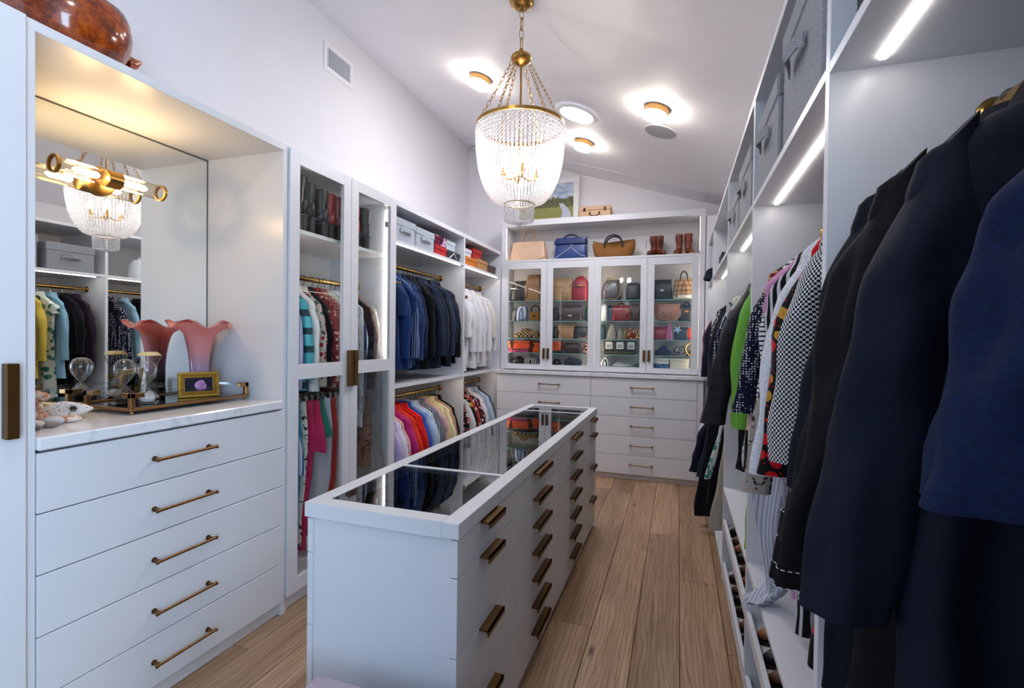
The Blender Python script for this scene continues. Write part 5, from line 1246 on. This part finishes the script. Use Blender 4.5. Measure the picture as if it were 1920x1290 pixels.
handbag('red and black patterned pouch on the fourth shelf', (-.955, YM, z4), .065, .11, .10, fabric('floral', '#2a0d10', '#8e1c24', '#c9a080', scale=2.4), None, seed=41, name='pouch')
for i in range(3):
    o = thing('photo_frame', 'small dark photo frame with white mount, %s of three on the fourth shelf' % ('leftmost', 'middle', 'rightmost')[i], 'picture frame', (-.70 + i * .115, YM - .01, z4 + .042), 0, 'three small photo frames')
    f_ = MB().box(-.05, .05, 0, .012, 0, .012).box(-.05, .05, 0, .012, .09, .10).box(-.05, -.038, 0, .012, .012, .09).box(.038, .05, 0, .012, .012, .09)
    obj('frame', f_, fabric('animal', '#3a2418', '#0f0a08', '#57351f', scale=3), o, world=False)
    obj('mount', MB().box(-.038, .038, .003, .008, .012, .09), M_WHITE, o, world=False)
    obj('picture', MB().box(-.026, .026, .0015, .003, .024, .06), fabric('plain', '#a9abae'), o, world=False)
solo('beaded_clutch', MB().box(-.165, .165, -.06, .06, 0, .041, .012), fabric('dots', '#17171a', '#9c8a5c', scale=1.6), 'long black clutch with beaded trim below the photo frames', 'clutch', (-.59, YM, z4))
scarf_pile('rolled navy cloth pouch on the fourth shelf', (-.15, YM, z4), .16, .085, .14, P('#1b2c52'), 43, name='cloth_pouch', cat='pouch', amp=.02)
scarf_pile('black and white print scarf beside the rolled navy pouch', (.015, YM, z4), .16, .105, .14, fabric('swirl', '#121214', '#cfcfd2', '#3a2a20', scale=1.4), 44, amp=.06)
o = thing('gold_bangle', 'gold ring-handled evening bag at the right end of the fourth shelf', 'bag', (.135, YM - .05, z4 + .068), 0, 'handbags in the hutch')
obj('ring', MB().ring((0, 0, 0), .062, .006, 28, 8, 'y'), M_GOLD, o, True, world=False)
obj('pouch', MB().sphere((0, .012, -.03), .03, 14, 10, 1.2, .5, 1), L_('#5a4326', .3), o, True, world=False)
# hutch floor
scarf_pile('crumpled black belt bag at the left on the hutch floor', (-1.73, YM, z5), .17, .07, .16, L_('#141416', .4), 45, name='cloth_pouch', cat='pouch', amp=.08)
scarf_pile('black and white zigzag scarf on the hutch floor', (-1.555, YM, z5), .17, .085, .16, fabric('stripe', '#101012', '#d6d6d8', scale=1.3), 46, amp=.05)
scarf_pile('black glasses case heap behind second door on hutch floor', (-1.265, YM, z5), .1, .055, .14, L_('#101114', .3), 47, name='cloth_pouch', cat='pouch')
scarf_pile('dark navy folded shawl on the hutch floor', (-1.09, YM, z5), .2, .075, .16, P('#1d2836'), 48, amp=.06)
scarf_pile('white and black draped shawl on the hutch floor', (-.735, YM, z5), .12, .085, .16, fabric('stripe', '#cfcfd4', '#26262a', scale=.7), 49, amp=.07)
scarf_pile('pale silver folded wrap behind the third door', (-.56, YM, z5), .2, .04, .16, P('#a8a9ae', rough=.4), 50, amp=.06)
scarf_pile('black lace fan of fabric on the hutch floor', (-.395, YM, z5), .10, .03, .14, fabric('dots', '#131316', '#b9b9bd', scale=2), 51, amp=.08)
gift('blue patterned flat box under a white one', (-.16, YM, z5), .15, .18, .04, fabric('floral', '#1d3f74', '#4f8fc0', '#16305a', scale=2))
gift('white box stacked on the blue patterned box', (-.16, YM, z5 + .0405), .15, .18, .06, plain('white_card2', '#d6d6d4', .5))
gift('cream lidded box at the right on the hutch floor', (.015, YM, z5), .18, .18, .10, plain('cream_card', '#d2ccbb', .5))
# on top of the hutch
o = thing('painting', 'framed landscape painting of a river and trees on top of the hutch', 'painting', (-1.44, 5.40, 2.706), rot=(-.06, 0, 0))
pw_, ph_ = .75, .515; fw_ = .062
f_ = MB().box(-pw_ / 2, pw_ / 2, -.02, .012, 0, fw_, .004).box(-pw_ / 2, pw_ / 2, -.02, .012, ph_ - fw_, ph_, .004).box(-pw_ / 2, -pw_ / 2 + fw_, -.02, .012, fw_, ph_ - fw_, .004).box(pw_ / 2 - fw_, pw_ / 2, -.02, .012, fw_, ph_ - fw_, .004)
obj('frame', f_, M_WHITE, o, world=False)
def landscape():
    k = N('landscape_canvas'); tc = k.n('ShaderNodeTexCoord'); sp = k.n('ShaderNodeSeparateXYZ'); k.l(tc.outputs['Object'], sp.inputs[0]); x_, z_ = sp.outputs[0], sp.outputs[2]
    n1 = k.noise(tc.outputs['Object'], 16, 4, .6); n2 = k.noise(tc.outputs['Object'], 45, 3, .7); n3 = k.noise(tc.outputs['Object'], 5, 3)
    sky = k.mix(k.ramp(k.noise(k.coord('Object', (3, 1, 9)), 3, 4).outputs[0], [(.4, (0, 0, 0, 1)), (.65, (1, 1, 1, 1))]), C('#8fa9c8'), C('#cdd6df'))
    grass = k.mix(n1.outputs[0], C('#6f7a3c'), C('#a39a58'))
    tree = k.ramp(n2.outputs[0], [(.35, C('#2f4a34')), (.5, C('#4f6a44')), (.58, C('#8a5a3c')), (.7, C('#7a4434'))])
    line = k.math('ADD', .215, k.math('MULTIPLY', n1.outputs[0], .16)); tree_top = k.math('GREATER_THAN', z_, line)
    gl = k.math('GREATER_THAN', z_, k.math('ADD', .165, k.math('MULTIPLY', n1.outputs[0], .04)))
    c_ = k.mix(gl, grass, tree); c_ = k.mix(tree_top, c_, sky)
    rv = k.math('ABSOLUTE', k.math('SUBTRACT', x_, k.math('ADD', .19, k.math('MULTIPLY', k.math('SINE', k.math('MULTIPLY', z_, 16.0)), .045))))
    river = k.math('MULTIPLY', k.math('LESS_THAN', rv, k.math('SUBTRACT', .07, k.math('MULTIPLY', z_, .2))), k.math('LESS_THAN', z_, .225))
    c_ = k.mix(river, c_, k.mix(n2.outputs[0], C('#a9b4cc'), C('#c6c9d8'))); k.base(c_); k.set(Roughness=.5); k.bump(n2.outputs[0], .3, .004); return k.m
obj('canvas', MB().box(-pw_ / 2 + fw_ - .002, pw_ / 2 - fw_ + .002, -.008, .004, fw_ - .002, ph_ - fw_ + .002), landscape(), o, world=False)
o = thing('wooden_case', 'small pale wooden case with dark latches and handle on top of hutch', 'case', (-.865, 5.33, 2.706))
WDC = plain('pale_wood', '#d0a985', .5)
obj('body', MB().box(-.165, .165, -.08, .08, 0, .085, .004), WDC, o, world=False); obj('lid', MB().box(-.166, .166, -.081, .081, .087, .128, .004), WDC, o, world=False)
M_IRON = plain('dark_iron', '#1d1613', .4, .6)
for s in (-1, 1): obj('latch', MB().box(s * .11 - .012, s * .11 + .012, -.087, -.08, .072, .112, .002), M_IRON, o, world=False)
obj('handle', MB().tube([(-.05, -.082, .055), (-.055, -.10, .045), (-.035, -.105, .024), (0, -.106, .018), (.035, -.105, .024), (.055, -.10, .045), (.05, -.082, .055)], .005, 7).sphere((-.05, -.083, .058), .009, 8, 6).sphere((.05, -.083, .058), .009, 8, 6), M_IRON, o, True, world=False)
# ------------------------------------------------------------------ things on the vanity
CT = 1.091
# sconce
sx, sz = -2.30, 2.072
o = thing('wall_sconce', 'brass sconce with two ribbed glass tubes mounted on the mirror', 'wall lamp', (-2.385, 1.445, sz))
obj('backplate', MB().tube([(-2.3845, 1.445, sz), (-2.374, 1.445, sz), (-2.368, 1.445, sz)], [.062, .062, .05], 32), M_BRASS, o, True)
obj('arm', MB().tube([(-2.37, 1.445, sz), (-2.33, 1.445, sz)], .016, 14), M_BRASS, o, True)
obj('collar', MB().tube([(sx, 1.415, sz), (sx, 1.418, sz), (sx, 1.472, sz), (sx, 1.475, sz)], [.033, .037, .037, .033], 28), M_BRASS, o, True)
M_TUBE = thin_glass('ribbed_glass', (.97, .95, .90, 1), f0=.10, rough=.05)
for s in (-1, 1):
    y0, y1 = 1.445 + s * .03, 1.445 + s * .205
    rings = []
    n = 72
    for y in (y0, y1): rings.append([(sx + (.0305 + .0018 * (k % 2)) * math.cos(2 * PI * k / n), y, sz + (.0305 + .0018 * (k % 2)) * math.sin(2 * PI * k / n)) for k in range(n)])
    tb = obj('glass_tube', MB().loft(rings, False, False), M_TUBE, o)
    rb_ = MB()
    for k in range(24): a = 2 * PI * k / 24; rb_.tube([(sx + .0312 * math.cos(a), y0, sz + .0312 * math.sin(a)), (sx + .0312 * math.cos(a), y1, sz + .0312 * math.sin(a))], .0017, 5)
    obj('glass_rib', rb_, M_TUBE, tb)
    obj('end_cap', MB().tube([(sx, y1 - s * .004, sz), (sx, y1 - s * .003, sz), (sx, y1 + s * .008, sz), (sx, y1 + s * .009, sz)], [.029, .037, .037, .029], 28, False), M_BRASS, o, True)
    obj('bulb', MB().tube([(sx, y0 + s * .02, sz), (sx, y0 + s * .03, sz), (sx, y0 + s * .10, sz), (sx, y0 + s * .115, sz)], [.006, .0125, .0125, .004], 14), M_SBULB, o, True)

# acrylic tray with brass corners
tx0, tx1, ty0, ty1 = -2.335, -2.055, 1.36, 1.925
o = thing('serving_tray', 'rectangular brass tray with clear acrylic rails and mirrored base', 'tray', ((tx0 + tx1) / 2, (ty0 + ty1) / 2, CT))
M_CHAMP = brass('champagne_brass', '#b3865a', .3)
obj('base', MB().box(tx0, tx1, ty0, ty1, CT + .014, CT + .026, .002), M_CHAMP, o)
obj('mirror_base', MB().box(tx0 + .015, tx1 - .015, ty0 + .015, ty1 - .015, CT + .026, CT + .0275), plain('dark_mirror', '#2a2624', .03, .9), o)
for x in (tx0 + .012, tx1 - .012):
    for y in (ty0 + .012, ty1 - .012): obj('foot', MB().sphere((x, y, CT + .0072), .0072, 10, 8), M_GOLD, o, True)
zt_ = CT + .085; bw_ = .018
for cx_, sx_ in ((tx0, 1), (tx1, -1)):
    for cy_, sy_ in ((ty0, 1), (ty1, -1)):
        q = MB().box(cx_, cx_ + sx_ * bw_, cy_, cy_ + sy_ * bw_, CT + .026, zt_ - .018, .001)
        q.box(cx_, cx_ + sx_ * bw_, cy_, cy_ + sy_ * .055, zt_ - .018, zt_, .001).box(cx_, cx_ + sx_ * .055, cy_, cy_ + sy_ * bw_, zt_ - .018, zt_, .001)
        obj('corner_bracket', q, M_CHAMP, o)
for x in (tx0 + .003, tx1 - .015): obj('rail', MB().box(x, x + .012, ty0 + .05, ty1 - .05, zt_ - .016, zt_ - .003, .001), M_ACRYL, o)
for y in (ty0 + .003, ty1 - .015): obj('rail', MB().box(tx0 + .05, tx1 - .05, y, y + .012, zt_ - .016, zt_ - .003, .001), M_ACRYL, o)
TZ = CT + .028
def hourglass(label, loc, kind, sand):
    o = thing('hourglass', label, 'hourglass', loc, 0, 'hourglasses on the tray')
    if kind == 'round': prof = [(.026, 0), (.034, .006), (.040, .02), (.037, .036), (.020, .056), (.0045, .072), (.0045, .078), (.016, .094), (.034, .115), (.043, .14), (.042, .16), (.030, .18), (.012, .187), (.001, .188)]; n = 28
    else: prof = [(.040, 0), (.044, .012), (.030, .055), (.006, .094), (.006, .10), (.034, .16), (.048, .195), (.046, .199), (.030, .213), (.001, .2135)]; n = 8
    obj('glass', MB().lathe(prof, n), M_CLEAR, o, kind == 'round', world=False)
    if kind == 'round': obj('sand', MB().lathe([(.001, .004), (.031, .007), (.036, .02), (.033, .032), (.012, .04), (.001, .042)], 24), sand, o, True, world=False)
    else:
        obj('sand', MB().lathe([(.001, .003), (.038, .004), (.038, .014), (.02, .03), (.001, .038)], 8), sand, o, world=False)
        obj('cap', MB().lathe([(.047, .1985), (.046, .201), (.031, .2145), (.001, .2148)], 8), plain('pale_gold_cap', '#cfc49a', .3), o, world=False)
    return o
hourglass('round-bulbed clear hourglass with black sand', (-2.245, 1.462, TZ), 'round', plain('black_sand', '#141418', .9))
hourglass('round-bulbed clear hourglass with white sand', (-2.165, 1.50, TZ), 'round', plain('white_sand', '#dcdde2', .9)).scale = (.85, .85, .97)
hourglass('faceted diamond-shaped hourglass with pale gold cap', (-2.275, 1.585, TZ), 'diamond', plain('white_sand', '#dcdde2', .9))
# gold picture frame
o = thing('picture_frame', 'ornate gold picture frame with purple orchid photo on the tray', 'picture frame', (-2.15, 1.73, TZ), rot=(0, -.12, 0))
o.rotation_euler = (Matrix.Rotation(math.radians(62), 4, 'Z') @ Matrix.Rotation(-.14, 4, 'X')).to_euler()
GF = brass('gilt', '#caa04a', .35); w_, h_ = .168, .118
def rrect(a, b, z0_, z1_, y0_, y1_): return MB().box(-a, a, y0_, y1_, z0_, z1_)
fm_ = MB()
for (e0, e1, y0_, y1_) in ((0, .012, -.010, .004), (.012, .022, -.005, .004), (.022, .027, -.009, .004)):
    A, B = w_ / 2 - e0, w_ / 2 - e1
    fm_.box(-A, A, y0_, y1_, e0, e1, .001).box(-A, A, y0_, y1_, h_ - e1, h_ - e0, .001).box(-A, -B, y0_, y1_, e1, h_ - e1, .001).box(B, A, y0_, y1_, e1, h_ - e1, .001)
for i in range(24): fm_.sphere((-w_ / 2 + .017 + (w_ - .034) * i / 23, -.007, .017), .0028, 6, 4).sphere((-w_ / 2 + .017 + (w_ - .034) * i / 23, -.007, h_ - .017), .0028, 6, 4)
for i in range(1, 16): fm_.sphere((-w_ / 2 + .017, -.007, .017 + (h_ - .034) * i / 16), .0028, 6, 4).sphere((w_ / 2 - .017, -.007, .017 + (h_ - .034) * i / 16), .0028, 6, 4)
obj('frame', fm_, GF, o, world=False)
kk = N('orchid_photo'); vo = kk.voro(kk.coord('Object', (1, 1, 1), (.02, 0, .01)), 34); tc0 = kk.n('ShaderNodeTexCoord'); vm = kk.n('ShaderNodeVectorMath', operation='DISTANCE'); kk.l(tc0.outputs['Object'], vm.inputs[0]); vm.inputs[1].default_value = (.008, -.002, .055)
kk.base(kk.mix(kk.math('LESS_THAN', kk.math('ADD', vm.outputs['Value'], kk.math('MULTIPLY', vo.outputs['Distance'], .012)), .030), C('#15172b'), kk.mix(vo.outputs['Distance'], C('#d9b2d6'), C('#8c5aa0')))); kk.set(Roughness=.2)
obj('photo', MB().box(-w_ / 2 + .026, w_ / 2 - .026, -.003, .002, .026, h_ - .026), kk.m, o, world=False)
obj('easel', MB().box(-.02, .02, .004, .007, .0, h_ * .8), M_DRK, o, world=False)
# lily vase
o = thing('lily_vase', 'pink glass vase with flared wavy rim and green stem', 'vase', (-2.235, 1.80, CT))
vp = [(.040, 0), (.043, .01), (.041, .06), (.041, .16), (.046, .22), (.054, .27), (.064, .315), (.075, .345), (.10, .372), (.128, .385), (.136, .384)]
n = 48; rings = []
def flare_(r, z, k, t): return 0
for i, (r_, z_) in enumerate(vp):
    t = max(0, (z_ - .30) / .088); wv = .016 * t * math.sin(2 * PI * k * 0)
    rings.append([((r_ * (1 + .07 * t * math.cos(5 * 2 * PI * k / n))) * math.cos(2 * PI * k / n) * (.62 if False else 1), (r_ * (1 + .07 * t * math.cos(5 * 2 * PI * k / n))) * math.sin(2 * PI * k / n), z_ - .012 * t + .020 * t * math.sin(5 * 2 * PI * k / n + .6)) for k in range(n)])
inner = [[(x * .93, y * .93, z + .003) for x, y, z in r] for r in rings[::-1]][:-2]
kv = N('lily_glass'); tcv = kv.n('ShaderNodeTexCoord'); spv = kv.n('ShaderNodeSeparateXYZ'); kv.l(tcv.outputs['Object'], spv.inputs[0])
kv.base(kv.ramp(kv.math('MULTIPLY', spv.outputs[2], 2.55), [(.0, C('#2a6a34')), (.2, C('#4a8a4e')), (.36, C('#d9c2e6')), (.6, C('#f2bac2')), (.85, C('#f4aeaa')), (.96, C('#f4bcbc')), (1, C('#d0404c'))]))
kv.set(Roughness=.08); kv.b.inputs['Coat Weight'].default_value = .6; kv.b.inputs['Subsurface Weight'].default_value = .0; kv.b.inputs['Transmission Weight'].default_value = .15
tl = kv.n('ShaderNodeBsdfTranslucent'); mv = kv.n('ShaderNodeMixShader'); mv.inputs[0].default_value = .45
kv.l(kv.b.inputs['Base Color'].links[0].from_socket, tl.inputs[0]); kv.l(kv.b.outputs[0], mv.inputs[1]); kv.l(tl.outputs[0], mv.inputs[2]); kv.l(mv.outputs[0], kv.out.inputs[0])
obj('body', MB().loft(rings + inner, True, True), kv.m, o, True, world=False, ang=1.2)
# stones and coral
STN = N('pitted_stone'); vn = STN.voro(STN.coord(), 90); STN.base(STN.mix(STN.math('LESS_THAN', vn.outputs['Distance'], .22), C('#d9d6d4'), C('#6a5f5c'))); STN.set(Roughness=.8); STN.bump(vn.outputs['Distance'], .5, .006)
COR = N('coral_stone'); cn = COR.noise(COR.coord(), 40, 4); COR.base(COR.ramp(cn.outputs[0], [(.38, C('#a8735c')), (.52, C('#d8b8a8')), (.62, C('#e6ddd8'))])); COR.set(Roughness=.85); COR.bump(cn.outputs[0], .7, .01)
def pebble(label, loc, a, b, c, m, rz=0, name='pebble', seed=0, hole=False):
    r = random.Random(seed); ph = [r.random() * 6 for _ in range(3)]; mb = MB(); rings = []; n = 24
    for i in range(15):
        t = PI * (i + .0) / 14; q = math.sin(t)
        rings.append([((a * math.cos(2 * PI * k / n) * max(q, .01)) * (1 + .06 * math.sin(2 * 2 * PI * k / n + ph[0])), b * math.sin(2 * PI * k / n) * max(q, .01), c - c * math.cos(t) * (1 + .05 * math.sin(3 * 2 * PI * k / n + ph[1]))) for k in range(n)])
    mb.loft(rings, False, False)
    return solo(name, mb, m, label, 'stone', loc, 'stones and coral on the vanity', True, rz, ang=2)
fs = thing('holed_stone', 'white fish-shaped pitted stone with a hole through it', 'stone', (-2.19, 1.215, CT), 1.05, 'stones and coral on the vanity')
rings = []; n = 40     # a ring-shaped stone: outer fish outline around an inner hole
outl = []
for k in range(n):
    a = 2 * PI * k / n; r_ = 1 + .12 * math.cos(2 * a) + (.12 if abs(a - 0) < .25 or abs(a - 2 * PI) < .25 else 0)
    outl.append((.066 * r_ * math.cos(a), .033 + .033 * math.sin(a) * (1 + .05 * math.cos(3 * a))))
hole = [(.022 + .010 * math.cos(2 * PI * k / n), .036 + .011 * math.sin(2 * PI * k / n)) for k in range(n)]
def mid(t): return [((1 - t) * o_[0] + t * h2[0], (1 - t) * o_[1] + t * h2[1]) for o_, h2 in zip(outl, hole)]
for t, y in ((0, 0), (.12, -.012), (.45, -.018), (.85, -.014), (1, 0), (.85, .014), (.45, .018), (.12, .012), (0, 0)):
    rings.append([(p[0], y, max(.0005, p[1])) for p in mid(t)])
obj('body', MB().loft(rings, False, False), STN.m, fs, True, world=False, ang=1.2)
co = thing('coral_rock', 'knobbly peach and white coral piece beside the holed stone', 'stone', (-2.155, 1.06, CT), .9, 'stones and coral on the vanity')
cm = MB().sphere((0, 0, .04), .045, 16, 12, 1.1, .8, .88).sphere((-.03, .0, .05), .034, 14, 10, 1, .8, 1).sphere((.035, .0, .062), .03, 14, 10, .9, .8, 1.1).tube([(.0, 0, .07), (.02, 0, .095), (.05, 0, .105), (.065, -.005, .10)], [.022, .019, .017, .012], 12).sphere((.066, -.005, .10), .0155, 10, 8).sphere((.012, -.03, .028), .027, 12, 9).sphere((-.05, -.015, .022), .026, 12, 9).sphere((.055, -.01, .025), .026, 12, 9)
obj('body', cm, COR.m, co, True, world=False, ang=2)
pebble('pale round pebble at the front of the vanity stones', (-2.055, 1.055, CT), .024, .018, .014, plain('peb1', '#cfcfd2', .6), .6, seed=1)
pebble('small dark grey flat pebble at the front of the stones', (-2.02, 1.03, CT), .024, .018, .008, plain('peb2', '#55565a', .6), .3, seed=2)
pebble('light grey oval pebble between the coral and holed stone', (-2.075, 1.115, CT), .030, .022, .016, plain('peb3', '#b9babf', .6), .9, seed=3)
pebble('small grey-brown pebble below the light oval one', (-2.035, 1.085, CT), .022, .016, .009, plain('peb4', '#77706c', .6), 1.1, seed=4)
pebble('pinkish speckled flat pebble beneath the holed stone', (-2.10, 1.175, CT), .040, .022, .013, COR.m, 1.0, seed=5)
# burl bowl on top of the cabinet
o = thing('burl_bowl', 'glossy red-brown burl wood bowl with spout on top of the vanity', 'bowl', (-2.13, 1.19, 2.373))
bp = [(.06, 0), (.10, .01), (.15, .05), (.182, .11), (.19, .16), (.182, .21), (.172, .235), (.165, .235), (.172, .205), (.178, .16), (.165, .11), (.12, .06), (.05, .03), (.001, .028)]
rings = [[(r_ * math.cos(2 * PI * k / 48) * (1 + .04 * math.sin(2 * 2 * PI * k / 48)), r_ * math.sin(2 * PI * k / 48) * (1 + .03 * math.cos(3 * 2 * PI * k / 48)), z_) for k in range(48)] for r_, z_ in bp]
obj('body', MB().loft(rings, True, True), M_BURL, o, True, world=False, ang=1.2)
obj('spout', MB().tube([(.04, .175, .12), (.045, .20, .125), (.05, .222, .14)], [.03, .022, .006], 14), M_BURL, o, True, world=False)
# island display contents
def velvet(label, loc, m, kind, rz=0):
    o = thing('jewellery_item', label, 'accessory', loc, rz, 'accessories under the island glass')
    if kind == 'belt':
        for k in range(3): obj('coil', MB().ring((0, 0, .016), .026 + k * .006, .004, 24, 6), m, o, True, world=False).scale = (1, 1, 1)
        obj('buckle', MB().box(.036, .06, -.004, .004, .004, .03, .002), M_GOLD, o, world=False)
    elif kind == 'glasses':
        obj('lens', MB().sphere((-.033, 0, .016), .026, 14, 8, 1, .25, .8).sphere((.033, 0, .016), .026, 14, 8, 1, .25, .8), plain('dark_lens', '#141112', .05), o, True, world=False)
        obj('temples', MB().tube([(-.06, 0, .02), (-.065, .12, .014)], .003, 6).tube([(.06, 0, .02), (.065, .12, .014)], .003, 6).tube([(-.008, 0, .02), (.008, 0, .02)], .003, 6), m, o, world=False)
    else:
        obj('cushion', MB().box(-.04, .04, -.03, .03, 0, .03, .01), P('#3a342f'), o, world=False)
        obj('strap', MB().ring((0, 0, .02), .028, .006, 22, 6, 'x'), m, o, True, world=False)
        obj('dial', MB().tube([(0, 0, .05), (0, 0, .057)], .016, 18), M_GOLD, o, True, world=False)
k = 0
for i, y in enumerate((1.42, 1.54, 1.66, 1.9, 2.1, 2.4, 2.65, 2.95, 3.25, 3.55)):
    for j, x in enumerate((-.95, -.73)):
        kd = ('belt', 'glasses', 'watch')[(i + j) % 3]; cn_ = ('black', 'tan', 'burgundy', 'tortoiseshell')[(i * 2 + j) % 4]; cc = {'black': '#151516', 'tan': '#9c6a40', 'burgundy': '#5a1a22', 'tortoiseshell': '#5a3418'}[cn_]
        velvet('%s %s under island glass, %s from near end, %s side' % (cn_, {'belt': 'coiled belt', 'glasses': 'sunglasses', 'watch': 'watch on cushion'}[kd], ORD[i], ('wardrobe', 'aisle')[j]), (x, y, .7905), L_(cc, .4), kd, .3 * ((i + j) % 3 - 1))
# bench at the near end of the island
o = thing('upholstered_bench', 'lilac grey upholstered bench at the near end of the island', 'bench', (-.72, .85, 0))
LIL = P('#b9a9b4')
obj('seat', MB().box(-.98, -.45, .52, 1.165, .30, .452, .025), LIL, o, True)
obj('frame', MB().box(-.96, -.47, .54, 1.15, .24, .30), LIL, o)
for x in (-.94, -.51):
    for y in (.56, 1.11): obj('leg', MB().box(x, x + .03, y, y + .03, 0, .24, .003), M_BRONZE, o)
